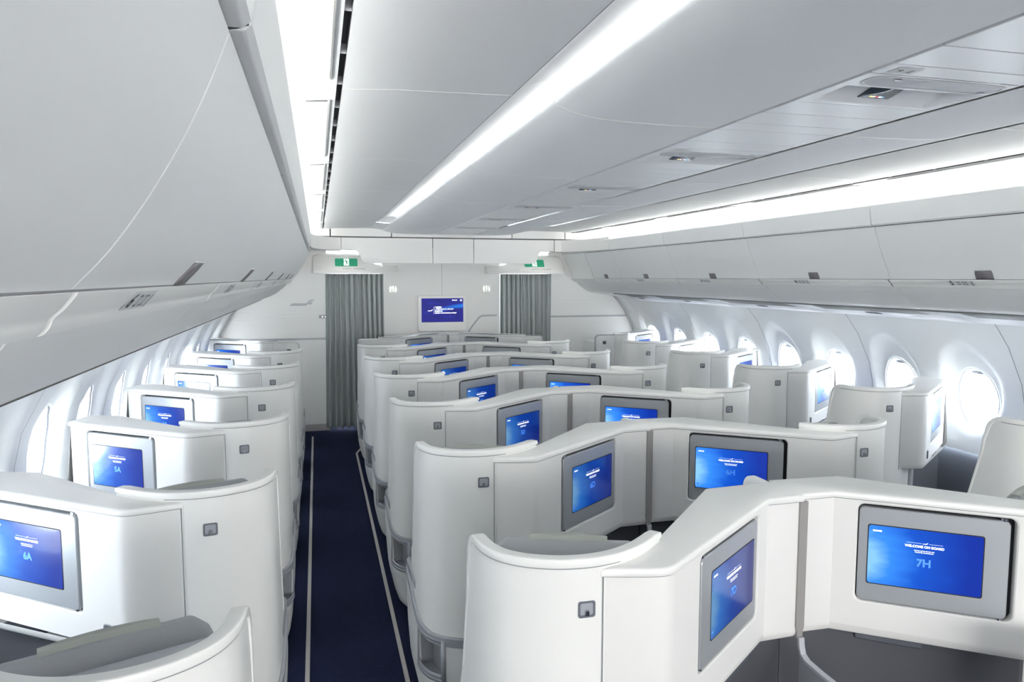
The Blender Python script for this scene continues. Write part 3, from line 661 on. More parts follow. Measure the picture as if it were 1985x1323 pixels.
# curtain rail fairings with exit signs
def fairing(side):
    s = 'left' if side < 0 else 'right'
    t = thing('curtain_fairing', 'white sloped fairing over the %s curtain carrying a green exit sign' % s, 'fairing', (X2(side, .4), 9.35, 2.10))
    ox, oy, oz = t.location
    def q(x, y, z): return (X2(side, x) - ox, y - oy, z - oz)
    prof = [(9.27, 2.008), (9.27, 2.045), (9.40, 2.235), (9.455, 2.26), (9.455, 2.008)]
    mb = MB(); L = []
    for x, k in ((-.045, .9), (.02, 1.0), (.56, 1.0), (.63, .72), (.72, .50), (.80, .42), (1.005, .42)):
        L.append([q(x, 9.455 - (9.455 - y) * (1 if z < 2.05 or k > .9 else 1), 2.008 + (z - 2.008) * k) for y, z in prof])
    mb.loft(L); mb.build('fairing_body', 'bulk', t, bevel=.004, angle=25)
    ly = 9.40 - 9.27; lz = .19; nrm = np.array((-lz, ly)) / math.hypot(ly, lz)
    def sf(cx, cy, x, y, e):          # lettering plane on the slope; x to the right
        k = .5 + (y + cy) / math.hypot(ly, lz)
        yy = 9.27 + ly * k; zz = 2.045 + lz * k
        return (X2(side, cx) + x - ox, yy + nrm[0] * e - oy, zz + nrm[1] * e - oz)
    cx = .355
    e_ = thing('exit_sign', 'green and white running man exit sign above the %s curtain' % s, 'exit sign', t.location, 'green exit signs')
    r_ = rrect(.275, .115, .012, 4)
    mb = MB(); mb.loft([[sf(cx, 0.006, x, y, .0005) for x, y in r_], [sf(cx, .006, x, y, .006) for x, y in r_]]); mb.build('sign_plate', 'green', e_)
    mb = MB(); poly(mb, [(-.030, -.052), (.034, -.052), (.034, .052), (-.030, .052)], lambda x, y: sf(cx, .006, x, y, .0072)); wp = mb.build('doorway_panel', 'signw', e_)
    f = lambda x, y: sf(cx, .006, x, y, .0084)
    m = MB(); m.add([f(-.006 + .008 * math.cos(a), .036 + .008 * math.sin(a)) for a in ring], [tuple(range(16))])
    poly(m, [(-.010, .024), (.008, .024), (.012, .000), (-.002, -.004)], f)
    poly(m, [(-.008, .024), (-.028, .018), (-.034, .004), (-.028, .003), (-.022, .012), (-.008, .016)], f)
    poly(m, [(.006, .024), (.020, .010), (.030, .012), (.030, .006), (.018, .003), (.006, .012)], f)
    poly(m, [(-.003, -.002), (.011, .000), (.004, -.020), (-.008, -.046), (-.020, -.048), (-.020, -.042), (-.012, -.040), (-.004, -.020)], f)
    poly(m, [(.003, -.006), (.011, -.002), (.020, -.022), (.036, -.026), (.034, -.033), (.015, -.030)], f)
    m.build('running_man', 'green', wp)
    tx = MB()
    for k, (a, b) in enumerate(((-.05, .06), (.08, .24))):
        for j in range(2):
            y0 = -.088 - j * .008
            for i in range(int((b - a) / .012)):
                if (i * 7 + j) % 5: poly(tx, [(a + i * .012, y0), (a + i * .012 + .009, y0), (a + i * .012 + .009, y0 + .004), (a + i * .012, y0 + .004)], lambda x, y: sf(cx, 0, x, y, .002))
    tx.build('fine_print', 'inkg', t)
    return t
fairing(-1); fairing(1)
def curtain(side):
    s = 'left' if side < 0 else 'right'
    mb = MB(); nx, nz = 240, 26
    xa, xb = .10, .815; L = []
    rnd = random.Random(7 + side)
    ph = [rnd.uniform(0, 6) for _ in range(6)]
    for j in range(nz + 1):
        t = j / nz; z = 2.004 - t * 1.965; row = []
        spread = .06 * t
        for i in range(nx + 1):
            u = i / nx
            x = xa + (xb - xa) * u + (u - .5) * spread * .3 + .02 * t * math.sin(u * 5 + ph[0])
            w = .030 * math.sin(2 * math.pi * 10.5 * u + .8 * math.sin(u * 9 + ph[1]) + .5 * t * math.sin(u * 4 + ph[2])) * (1 - .25 * t * math.sin(6 * u + ph[3]) ** 2)
            w += .012 * math.sin(2 * math.pi * 23 * u + ph[4] + t) * (1 - .5 * t)
            zz = z + (.012 * math.sin(2 * math.pi * 10.5 * u + 1) if j == nz else 0)
            row.append((X2(side, x) - X2(side, .45), w, zz - 0.0))
        L.append(row)
    mb.loft(L, close=False, caps=False)
    o = mb.build('curtain', 'curtain', solid=.003, angle=180, loc=(X2(side, .45), 9.385, 0))
    tag(o, 'pleated grey green curtain hanging to the floor in the %s aisle' % s, 'curtain', 'cabin divider curtains')
curtain(-1); curtain(1)

# ------------------------------------------------------------------ seat suites
SP = catmull([(.0, .80), (0, .62), (0, .46), (0, .32), (.004, .205), (.018, .140), (.046, .088), (.095, .044), (.165, .012), (.245, 0), (.325, .012), (.400, .046), (.455, .086), (.512, .135)], 10)
SPa = np.array(SP); seg = np.linalg.norm(np.diff(SPa, axis=0), axis=1); SL = np.concatenate([[0], np.cumsum(seg)])
def sp_at(s):
    s = min(max(s, 0), SL[-1]); return np.array([np.interp(s, SL, SPa[:, 0]), np.interp(s, SL, SPa[:, 1])])
def sn_at(s):                              # outward normal (towards the aisle / aft)
    d = sp_at(s + .004) - sp_at(s - .004); d /= np.linalg.norm(d); return np.array((d[1], -d[0])) * 1.0
def s_of_v(v):                             # arc position on the straight aisle side
    return .80 - v
if sn_at(.1)[0] > 0: SGN = -1
else: SGN = 1
def off(s, o):
    n = sn_at(s) * SGN; p = sp_at(s) + n * o; return p
def s_start(z):                            # free edge, leaning forward as it goes down
    v = np.interp(z, [.50, .80, 1.05, 1.23], [.52, .39, .325, .30]); return s_of_v(v)
ZT, ZCB = 1.252, 1.228
def sbot(s):                               # lower edge of the shell panel / top of the grey band
    v = max(0, .80 - s); return float(np.interp(s, [0, .3, .55, .70, .85, 1.0, SL[-1]], [.575, .525, .475, .455, .452, .452, .452]))
CF = [(.290, .006), (.350, -.012), (.400, -.0255), (.425, -.030), (.442, -.0315), (.458, -.0295), (.470, -.0245), (.480, -.018), (1.045, .405)]       # console front line
def console_lines(center):
    if center: return CF + [(1.182, .407)], [(.300, .06), (.512, .150), (.905, .560), (1.182, .577)]
    return CF[:-1] + [(1.083, .432)], [(.300, .06), (.512, .150), (.882, .545), (1.035, .590)]
TD = np.array((1.045 - .480, .405 + .018)); TL_ = np.linalg.norm(TD); TD /= TL_; ND = np.array((TD[1], -TD[0]))   # along and out of the monitor face
P0 = np.array((.480, -.018))
HA = {'c': (.165, .628), 'w': (.175, .640)}        # monitor opening along the face
HZ = (.838, 1.182)
def make_suite(kind, sx, front=False):
    """kind 'c' centre / 'w' window; sx mirrors. Returns the list of part builders' objects under a new Empty."""
    center = kind == 'c'
    root = bpy.data.objects.new('seat_suite', None); COL.objects.link(root); root.empty_display_size = .1
    def q(p, z): return (sx * p[0], p[1], z)
    TZ = 1.255 if front else 1.22
    capm = 'cap'
    if not front:
        # outer shell panel
        mb = MB(); nz, ns = 30, 60; outer = []; inner = []
        zt = ZCB
        for j in range(nz + 1):
            t = j / nz; ro = []; ri = []
            for i in range(ns + 1):
                zz_ = .50 + (zt - .50) * t
                s0 = s_start(zz_)
                r = .055                                   # rounded upper corner
                if zz_ > zt - r: s0 += r - math.sqrt(max(0, r * r - (zz_ - zt + r) ** 2))
                s = s0 + (SL[-1] - s0) * (i / ns)
                zb = sbot(s); z = zb + (zt - zb) * t
                ro.append(q(off(s, 0), z)); ri.append(q(off(s, -.028), z))
            outer.append(ro); inner.append(ri[::-1])
        mb.loft([o + i for o, i in zip(outer, inner)], close=True, caps=True)
        mb.build('shell_panel', 'shell', root, angle=50)
        # cap rail along the top and down the free edge
        path = []
        s = SL[-1]
        s_c = s_start(zt)
        for k in range(70): path.append((SL[-1] - (SL[-1] - s_c - .075) * k / 69, ZT - .012))
        for k in range(1, 11):
            a = math.pi / 2 * k / 10; path.append((s_c + .075 - .075 * math.sin(a), ZT - .012 - .075 * (1 - math.cos(a))))
        zc = path[-1][1]
        for k in range(1, 16):
            z = zc + (.60 - zc) * k / 15; path.append((s_start(z) + (path[80 - 1][0] - s_start(zc)) * 0, z))
        P3 = []
        for i, (s, z) in enumerate(path):
            p = off(s, -.0135); P3.append(np.array((p[0], p[1], z)))
        L = []
        N = 10
        for i in range(len(P3)):
            T = P3[min(i + 1, len(P3) - 1)] - P3[max(i - 1, 0)]; T /= np.linalg.norm(T)
            n2 = sn_at(path[i][0]) * SGN; Nn = np.array((n2[0], n2[1], 0)); B = np.cross(T, Nn); B /= np.linalg.norm(B)
            hw, hh = .0185, .0125
            if i > 78: k = min(1, (i - 78) / 5); hw = .0185 - .002 * k; hh = .0125 - .0055 * k
            e = min(1, (i + .6) / 4) if i < 4 else 1
            L.append([tuple((P3[i] + Nn * x * hw + B * y * hh * (.6 + .4 * e))) for x, y in [(math.copysign(abs(math.cos(a)) ** .30, math.cos(a)), math.copysign(abs(math.sin(a)) ** .30, math.sin(a))) for a in [2 * math.pi * (m + .5) / 16 for m in range(16)]]])
        L = [[(sx * x, y, z) for x, y, z in l] for l in L]
        MB().loft(L).build('cap_rail', 'cap', root, angle=60)
        sm_ = np.linspace(s_start(zt) + .075, float(np.interp(.34, SPa[60:, 0], SL[60:])), 50)
        MB().loft([[q(off(s_, .0008), ZT - .0262), q(off(s_, .0016), ZT - .0262), q(off(s_, .0016), ZT - .0240), q(off(s_, .0008), ZT - .0240)] for s_ in sm_]).build('cap_seam', 'seam', root)
        # coat hook: recessed square plate with tab
        sh = s_of_v(0) ; sh = float(np.interp(.243 if kind == 'c' else .20, SPa[60:, 0], SL[60:]))
        ctr = off(sh, 0); t2 = sp_at(sh + .01) - sp_at(sh - .01); t2 /= np.linalg.norm(t2); n2 = sn_at(sh) * SGN
        def hk(x, z, e): return (sx * (ctr[0] + t2[0] * x + n2[0] * e), ctr[1] + t2[1] * x + n2[1] * e, 1.118 + z)
        mb = MB(); a = rrect(.046, .043, .006, 3); b = rrect(.036, .033, .004, 3); c = rrect(.034, .031, .004, 3)
        mb.loft([[hk(x, y, -.004) for x, y in a], [hk(x, y, .002) for x, y in a], [hk(x, y, .002) for x, y in b], [hk(x, y, .0004) for x, y in c]], caps=False)
        h = mb.build('coat_hook', 'hookfr', root, angle=40)
        MB().add([hk(x, y, .0008) for x, y in c], [tuple(range(len(c)))]).build('hook_recess', 'hookin', h)
        mb = MB(); mb.loft([[hk(x, y, .001) for x, y in rrect(.010, .016, .002, 2, 0, -.009)], [hk(x, y, .007) for x, y in rrect(.010, .013, .002, 2, 0, -.009)]]); mb.build('hook_tab', 'chrome', h)
        # lower base with grey band and stowage pocket
        zl = [0.004, .03, .07, .12, .20, .26, .285, .30, .33, .36, .40, .425, 1]; ins = [.055, .035, .022, .014, .008, .004, .003, .002, .001, 0, 0, 0, 0]
        ss = list(np.linspace(.17, SL[-1], 64)); psA, psB = .590, .765
        ss = sorted(ss + [psA, psB]); pz0, pz1 = .26, .425
        mb = MB(); rows = []
        def bp(s, o): 
            if s < 0: return np.array((0 - (-1) * 0, .80 - s)) + np.array((-o, 0)) * 1.0
            return off(s, o)
        V = []
        for z, i_ in zip(zl, ins):
            for s in ss:
                zz = z if z < 1 else (sbot(max(s, 0)) - .002)
                p = bp(s, .006 - i_ * (1 if s > 0 else 1)); V.append(q(p, zz))
        n = len(ss); F = []
        for j in range(len(zl) - 1):
            for i in range(n - 1):
                if ss[i] >= psA - 1e-6 and ss[i + 1] <= psB + 1e-6 and zl[j] >= pz0 - 1e-6 and zl[j + 1] <= pz1 + 1e-6: continue
                F.append((j * n + i, j * n + i + 1, (j + 1) * n + i + 1, (j + 1) * n + i))
        mb.add(V, F)
        # close the far end and the inside
        base = mb.build('seat_base', 'shell', root, angle=50)
        md = base.modifiers.new('thick', 'SOLIDIFY'); md.thickness = .006; md.offset = -1 if sx > 0 else -1
        MB().loft([[q((x, v), z) for x, z in ((.05, .03), (.012, .30), (.006, .50), (.10, .50), (.10, .03))] for v in (.34, .612)]).build('side_box', 'shell', root, bevel=.004)
        # niche
        sn = np.linspace(psA, psB, 9)
        mb = MB()
        mb.loft([[q(off(s, -.055), z) for s in sn] for z in (pz0, pz1)], close=False, caps=False)
        for z in (pz0, pz1): mb.loft([[q(off(s, o), z) for s in sn] for o in (.004, -.055)], close=False, caps=False)
        for s in (psA, psB): mb.loft([[q(off(s, o), z) for o in (.004, -.055)] for z in (pz0, pz1)], close=False, caps=False)
        mb.build('pocket_liner', 'grey', base)
        mb = MB()
        sl_ = np.linspace(psA, psB, 9); mb.loft([[q(off(s, .0075), z) for s in sl_] for z in (pz0 + .0, pz0 + .022)] , close=False, caps=False); mb.build('pocket_lip', 'band', base, solid=.004)
        fr = MB(); e = .012
        sA, sB = psA - e, psB + e * 1.4
        sF = np.linspace(sA, sB, 12)
        fr.loft([[q(off(s, .0095), z) for s in sF] for z in (pz0 - e, pz0 + .002)], close=False, caps=False)
        fr.loft([[q(off(s, .0095), z) for s in sF] for z in (pz1 - .002, .436)], close=False, caps=False)
        for a_, b_ in ((sA, psA + .002), (psB - .002, sB)): fr.loft([[q(off(s, .0095), z) for s in (a_, (a_ + b_) / 2, b_)] for z in (pz0 - e, .436)], close=False, caps=False)
        fr.build('pocket_frame', 'band', base, solid=.005)
        sb_ = np.linspace(.18, float(np.interp(.50, SPa[60:, 0], SL[60:])), 60)
        mb = MB(); mb.loft([[q(off(s, o_), sbot(s) + dz) for s in sb_] for o_, dz in ((.002, -.042), (.011, -.041), (.012, -.004), (.002, 0))], close=False, caps=False)
        mb.build('grey_band', 'band', root, angle=40)
        # armrest top on the aisle side, ahead of the shell
        mb = MB(); mb.loft([[q((x, v), z) for x, z in ((-.006, .545), (-.006, .575), (.004, .588), (.085, .588), (.09, .575), (.09, .50))] for v in (.34, .45, .55, .63)]); arm = mb.build('aisle_armrest', 'grey', root, bevel=.006)
        mb = MB(); mb.loft([[q((x, v), z) for x, z in ((.012, .5885), (.074, .5885), (.074, .5915), (.012, .5915))] for v in (.36, .45, .55, .62)]); mb.build('armrest_pad', 'dgrey2', arm, bevel=.001)
        # seat: backrest, headrest, cushion
        ca, sa = math.cos(math.radians(-21)), math.sin(math.radians(-21))
        def st(x, y, z, c0=(.262, .205)): return (sx * (c0[0] + x * ca - y * sa), c0[1] + x * sa + y * ca, z)
        def slab(w, d, z0, z1, y0, crown=.06, r=.04, nz=14, bulge=.015, tilt=0):
            loops = []
            for j in range(nz + 1):
                t = j / nz; z = z0 + (z1 - z0) * t
                e = 1 - max(0, (t - (1 - r / (z1 - z0) * 1.6)) / (r / (z1 - z0) * 1.6)) if t > 1 - r / (z1 - z0) * 1.6 else 1
                g_ = math.sqrt(max(.02, 1 - (1 - e) ** 2))
                ww = w * (.80 + .20 * g_); dd = d * (.25 + .75 * g_)
                pr = rrect(ww, dd, min(ww, dd) * .45, 4)
                loops.append([st(x, y + y0 + tilt * t - bulge * math.sin(math.pi * t) * 0 - .35 * (x * x) / w, z - crown * (2 * x / w) ** 2 * (t)) for x, y in pr])
            return MB().loft(loops)
        slab(.50, .125, .42, 1.200, 0.02, crown=.045, tilt=-.012).build('backrest', 'fabric', root, angle=80)
        hr = slab(.45, .068, .90, 1.197, .120, crown=.012, tilt=-.003).build('headrest', 'fabric2', root, angle=80)
        def cover():
            loops = []
            for j in range(15):
                t = j / 14; z = .92 + (1.1985 - .92) * t
                e = 1 - max(0, (t - (1 - .04 / .28 * 1.6)) / (.04 / .28 * 1.6)) if t > 1 - .04 / .28 * 1.6 else 1
                g_ = math.sqrt(max(.02, 1 - (1 - e) ** 2)); dd = .068 * (.25 + .75 * g_) + .004
                sec = [(x, y) for y in (-dd / 2, dd / 2) for x in (np.linspace(-.115, .115, 9) if y < 0 else np.linspace(.115, -.115, 9))]
                loops.append([st(x, y + .120 - .003 * t - .35 * (x * x) / .45, z - .012 * (2 * x / .45) ** 2 * t) for x, y in sec])
            return MB().loft(loops)
        cover().build('headrest_cover', 'leather', hr, angle=80)
        mb = MB(); mb.loft([[st(x, y, z) for x, y in rrect(.50, .50, .06, 4, 0.02, .36)] for z in (.30, .42, .45)]); mb.build('seat_cushion', 'cushion', root, bevel=.012, angle=80)
        mb = MB(); mb.loft([[st(x, y, z) for x, y in rrect(.42, .46, .04, 3, 0.02, .34)] for z in (.0, .30)]); mb.build('seat_frame', 'dgrey', root)
    # console body with the recess for the monitor
    fl_, bk = console_lines(center)
    body = MB()
    zb, ztop = .708, TZ - .022
    a0, a1 = HA[kind]
    if not center: e_bot = .045
    else: e_bot = 0
    def fpt(a, z, c=0):  # point on the monitor face
        p = P0 + TD * a + ND * c; return q(p, z)
    prof = [(-.03, .0), (-.012, .006), (-.004, .018), (0, .036)]      # rounded underside (inset, rise)
    fr_pts = fl_[:4]; fe = fl_[-2] if center else fl_[-1]
    def front_seg(pa, pb):
        loops = []
        for (ins_, dz) in prof: loops.append([(pa, ins_, zb + dz), (pb, ins_, zb + dz)])
        return loops
    # outline polyline (front) with outward normals for the inset at the bottom
    FP = [np.array(p) for p in fl_]
    def fnorm(i):
        a = FP[max(0, i - 1)]; b = FP[min(len(FP) - 1, i + 1)]; d = (b - a) / np.linalg.norm(b - a); return np.array((d[1], -d[0]))
    V = []; rows = []
    for ins_, dz in prof + [(0, ztop - zb)]:
        row = []
        for i, p in enumerate(FP):
            pp = p + fnorm(i) * ins_ + (np.array((e_bot * (1 - (dz) / (ztop - zb)), 0)) if (not center and i == len(FP) - 1) else 0)
            row.append(q(pp, zb + dz))
        rows.append(row)
    nseg = len(FP)
    k_m = 7                                    # segment index of the monitor face
    for r in range(len(rows) - 1):
        for i in range(nseg - 1):
            if i == k_m and r == len(rows) - 2: continue
            body.add([rows[r][i], rows[r][i + 1], rows[r + 1][i + 1], rows[r + 1][i]], [(0, 1, 2, 3)])
    # face with hole
    nn = 4; hw = (a1 - a0); hh = HZ[1] - HZ[0]
    if front: zoff = .03
    else: zoff = 0
    hole = rrect(hw, hh, .022, nn, (a0 + a1) / 2, (HZ[0] + HZ[1]) / 2 + zoff)
    Lf = float(np.linalg.norm(FP[k_m + 1] - FP[k_m])); zlo = zb + .036; cx_, cz_ = (a0 + a1) / 2, (HZ[0] + HZ[1]) / 2 + zoff
    def to_rect(x, z):
        dx, dz = x - cx_, z - cz_; k = 1e9
        if dx > 0: k = min(k, (Lf - cx_) / dx)
        if dx < 0: k = min(k, (0 - cx_) / dx)
        if dz > 0: k = min(k, (ztop - cz_) / dz)
        if dz < 0: k = min(k, (zlo - cz_) / dz)
        return (cx_ + dx * k, cz_ + dz * k)
    # walk corners so rectangle corners are kept
    ringh = []; ringr = []
    cor = [(Lf, ztop), (0, ztop), (0, zlo), (Lf, zlo)]
    for c_i in range(4):
        for k in range(nn + 1):
            h_ = hole[c_i * (nn + 1) + k]; ringh.append(h_)
            cc = cor[c_i]
            if k == nn // 2: ringr.append(cc)
            else:
                x, z = h_
                horiz = (k < nn // 2) == (c_i in (0, 2))      # first half of corner 0 projects sideways
                ringr.append((cc[0], z) if horiz else (x, cc[1]))
    n = len(ringh)
    soft = .006
    def gro(r_, d): return [(cx_ + (x - cx_) * (1 + d / hw * 2), cz_ + (z - cz_) * (1 + d / hh * 2)) for x, z in r_]
    mid = gro(ringh, soft)
    loops = [[fpt(x, z) for x, z in ringr], [fpt(x, z) for x, z in mid], [fpt(x, z, -.0035) for x, z in gro(ringh, .0015)], [fpt(x, z, -.008) for x, z in ringh], [fpt(x, z, -.040) for x, z in ringh]]
    if sx < 0: pass
    body.loft(loops, caps=False)
    # back, ends and underside
    BK = [np.array(p) for p in bk]
    eb = np.array((e_bot, 0)) if not center else np.array((0., 0))
    topf = [q(p, ztop) for p in FP]; topb = [q(p, ztop) for p in BK]
    botf = rows[0]; botb = [q(p + (eb if i == len(BK) - 1 else 0), zb) for i, p in enumerate(BK)]
    nb = len(BK)
    for i in range(nb - 1): body.add([topb[i], topb[i + 1], botb[i + 1], botb[i]], [(0, 1, 2, 3)])
    ncol = len(rows)
    body.add([r[-1] for r in rows] + [topb[-1], botb[-1]], [tuple(range(ncol + 2))])
    body.add([r[0] for r in rows] + [topb[0], botb[0]], [tuple(range(ncol + 2))])
    body.add(topf + topb[::-1], [tuple(range(len(topf) + nb))]); body.add(botf + botb[::-1], [tuple(range(len(botf) + nb))])
    cb_ = body.build('console_body', 'console', root, angle=30)
    sm = MB()
    def off2(i, d): return FP[i] + fnorm(i) * d
    sm.loft([[q(off2(i, .0004), ztop - .0030), q(off2(i, .0012), ztop - .0030), q(off2(i, .0012), ztop - .0006), q(off2(i, .0004), ztop - .0006)] for i in range(len(FP))])
    sm.build('lip_seam', 'seam', root)
    if not front: MB().add([q((.2885, -.001), .712), q((.2885, -.001), ztop), q((.2865, .0005), ztop), q((.2865, .0005), .712)], [(0, 1, 2, 3)]).build('side_seam', 'seam', root, solid=.002)
    # recess floor
    rf = MB(); rf.add([fpt(x, z, -.036) for x, z in ringh], [tuple(range(n))]); rf.build('recess_back', 'dark', root)
    # top slab with rounded edge
    ov = .006
    def offs(PL, d):
        out = []
        for i, p in enumerate(PL):
            a = PL[max(0, i - 1)]; b = PL[min(len(PL) - 1, i + 1)]; t_ = (np.array(b) - np.array(a)); t_ /= np.linalg.norm(t_); out.append(np.array(p) + np.array((t_[1], -t_[0])) * d)
        return out
    fo = offs(fl_, ov); bo = offs(bk, -ov); fo[0] = fo[0] - np.array((.006, 0))
    if not center: fo[-1] = fo[-1] + np.array((.006, 0)); bo[-1] = bo[-1] + np.array((.006, 0))
    lps = []
    for z_i, d_i in ((ztop, .0015), (ztop + .002, 0), (TZ - .009, 0), (TZ - .0045, .0015), (TZ - .0015, .0045), (TZ, .010)):
        f2 = offs(fl_, ov - d_i); b2 = offs(bk, -(ov - d_i)); f2[0] = f2[0] + np.array((d_i - .006, 0)); b2[0] = b2[0] + np.array((d_i, 0))
        if center: f2[-1][0] = b2[-1][0] = 1.1848
        else: f2[-1] = f2[-1] + np.array((.006 - d_i, 0)); b2[-1] = b2[-1] + np.array((.006 - d_i, 0))
        lps.append([q(p, z_i) for p in f2] + [q(p, z_i) for p in b2[::-1]])
    MB().loft(lps).build('console_top', 'cap', root, angle=40)
    if front:
        e1 = MB(); zc_ = TZ + .004
        L = []
        for i, p in enumerate(fo):
            pp = p; L.append([q(pp + np.array((0, -.004)), zc_ - .012), q(pp + np.array((0, -.004)), zc_), q(pp + np.array((0, .012)), zc_), q(pp + np.array((0, .012)), zc_ - .012)])
        e1.loft(L).build('chrome_edge', 'chrome', root, bevel=.002)
        # flat side panel with a chrome edging and hook
        mb = MB(); mb.prism([(sx * x, y) for x, y in ((.05, .03), (.292, .012), (.292, .04), (.05, .055))], .45, TZ - .03); mb.build('side_panel', 'shell', root, bevel=.003)
        pth = [(.29, TZ - .024), (.09, TZ - .024)] + [(.09 - .04 * math.sin(a), TZ - .064 + .04 * math.cos(a)) for a in np.linspace(.2, math.pi / 2, 6)] + [(.05, .50)]
        L = [[(sx * (x + dx), .028 + y_, z + dz) for dx, dz, y_ in ((-.007, .007, -.006), (-.007, .007, .035), (.005, -.005, .035), (.005, -.005, -.006))] for x, z in pth]
        MB().loft(L).build('chrome_edge', 'chrome', root, bevel=.002)
        def hk(x, z, e): return (sx * (.16 + x), .023 - e - x * .07, 1.135 + z)
        mb = MB(); a = rrect(.046, .043, .006, 3); b = rrect(.036, .033, .004, 3)
        mb.loft([[hk(x, y, -.004) for x, y in a], [hk(x, y, .003) for x, y in a], [hk(x, y, .003) for x, y in b], [hk(x, y, .0012) for x, y in b]], caps=False); h = mb.build('coat_hook', 'grey', root)
        MB().add([hk(x, y, .0018) for x, y in b], [tuple(range(len(b)))]).build('hook_recess', 'dgrey', h)
        MB().prism([(sx * x, y) for x, y in ((.06, .055), (.06, .50), (.29, .50), (.29, .06))], 0, TZ - .12).build('cabinet_body', 'shell', root, bevel=.004)
    # footwell below the console
    mb = MB(); fw = [(.40, .14), (.52, .12), (1.00, .47), (1.1765 if center else 1.12, .50), (1.1765 if center else 1.12, .55), (.9, .53), (.5, .17)]
    mb.prism([(sx * x, y) for x, y in fw], 0, zb + .004); mb.build('footwell_panel', 'dgrey', root)
    mb = MB(); mb.prism([(sx * x, y) for x, y in ((.80, .24), (.97, .37), (.93, .43), (.76, .30))], .688, .712, None); mb.build('table_slide', 'dado', root, bevel=.008)
    # handset socket at the outer lower corner of the monitor face
    if not center:
        mb = MB(); a = rrect(.034, .052, .008, 3, .055, .795)
        mb.loft([[fpt(x, z, -.002) for x, z in a], [fpt(x, z, .005) for x, z in a], [fpt(.055 + (x - .055) * .8, .795 + (z - .795) * .85, .0065) for x, z in a]]); s_ = mb.build('socket_cover', 'dgrey', root)
        mb = MB(); a2 = rrect(.040, .058, .010, 3, .055, .795); mb.loft([[fpt(x, z, .0005) for x, z in a2], [fpt(x, z, .003) for x, z in a2]]); mb.build('socket_ring', 'lgrey', s_)
    # monitor
    g0 = .016; m0, m1 = a0 + g0, a1 - .004; z0, z1 = HZ[0] + .004 + zoff, HZ[1] - .010 + zoff
    cw = (m0 + m1) / 2; ch = (z0 + z1) / 2
    mb = MB(); o1 = rrect(m1 - m0, z1 - z0, .018, 5, cw, ch); o2 = rrect(m1 - m0 - .006, z1 - z0 - .006, .015, 5, cw, ch)
    mb.loft([[fpt(x, z, -.030) for x, z in o1], [fpt(x, z, -.007) for x, z in o1], [fpt(x, z, -.004) for x, z in o2]])
    mon = mb.build('monitor', 'bezel', root, angle=40)
    # outboard margin wider than the inboard one
    w_, h_ = m1 - m0, z1 - z0
    sa_, sb2 = m0 + w_ * .165, m1 - w_ * .070; zz0, zz1 = z0 + h_ * .195, z1 - h_ * .185
    mb = MB(); r_ = rrect(sb2 - sa_, zz1 - zz0, .008, 4, (sa_ + sb2) / 2, (zz0 + zz1) / 2)
    mb.add([fpt(x, z, -.0032) for x, z in r_], [tuple(range(len(r_)))])
    t3 = Vector((sx * TD[0], TD[1], 0)); pa = Vector(fpt(sa_ if sx > 0 else sb2, zz0)); rt = t3 * (1 if sx > 0 else -1); wdt = sb2 - sa_
    mb.uv = lambda c: ((Vector(c) - pa).dot(rt) / wdt, (c[2] - zz0) / (zz1 - zz0))
    scr = mb.build('screen', 'screen', mon, smooth=False)
    mb = MB(); rr_ = gro2(r_, .0035, (sa_ + sb2) / 2, (zz0 + zz1) / 2, sb2 - sa_, zz1 - zz0)
    mb.loft([[fpt(x, z, -.0036) for x, z in rr_], [fpt(x, z, -.0036) for x, z in r_]], caps=False); mb.build('screen_edge', 'dark', mon)
    cs, cz2 = (sa_ + sb2) / 2, (zz0 + zz1) / 2
    def tf2(x, y): return fpt(cs + sx * x, cz2 + y, -.0026)
    root['_tf'] = 0
    tx = MB()
    put_text(tx, 'WELCOME ON BOARD', .0112, lambda x, y: tf2(x, y + .0455), .0004)
    put_text(tx, 'Sit back and let time fly with', .0052, lambda x, y: tf2(x, y + .0315), .0001)
    put_text(tx, 'Nordic Sky Entertainment', .0052, lambda x, y: tf2(x, y + .0255), .0001)
    put_text(tx, 'FINNAIR', .0072, lambda x, y: tf2(x - .143, y + .084), .0004)
    poly(tx, [(-.054, .0574), (-.008, .0574), (-.008, .0569), (-.054, .0569)], tf2); poly(tx, [(.014, .0569), (.054, .0569), (.054, .0574), (.014, .0574)], tf2)
    poly(tx, [(-.006, .0555), (-.004, .0573), (.004, .0573), (.007, .060), (.011, .0605), (.009, .058), (.006, .0555)], tf2)
    tx.build('screen_lettering', 'text', mon, smooth=False)
    dt = MB(); dt.add([tf2(-.158 + .004 * math.cos(a), -.083 + .004 * math.sin(a)) for a in ring], [tuple(range(16))]); dt.build('menu_dot', 'textdim', mon)
    for zc2, nm in ((z1 + .002, 'hinge'), (z0 - .003, 'hinge')):
        mb = MB(); mb.loft([[fpt(m0 + .018 + .011 * math.cos(a), zc2 + dz_, -.014 + .009 * math.sin(a)) for a in ring] for dz_ in (-.006, .006)]); mb.build(nm, 'chrome', mon)
    return root, tf2
def gro2(r_, d, cx, cz, w, h): return [(cx + (x - cx) * (1 + 2 * d / w), cz + (z - cz) * (1 + 2 * d / h)) for x, z in r_]
def copy_tree(o, parent=None):
    c = o.copy(); COL.objects.link(c); c.parent = parent
    for ch in list(o.children):
        if not ch.name.startswith('seat_number'): copy_tree(ch, c)
    return c
AXD, AXH, AXA, AXL = .40, 2 * XC - .40, -.165, 2 * XC + .165
def rows_for(col):
    if col in 'DH': return [(1.661 + 1.183 * k + (.0 if col == 'D' else .02), 6 - k) for k in range(6)] + [(8.62, 0)]
    y0 = 1.36 if col == 'A' else 1.45
    return [(y0 + 1.173 * k, 6 - k) for k in range(6)] + [(8.42 if col == 'A' else 8.48, 0)]
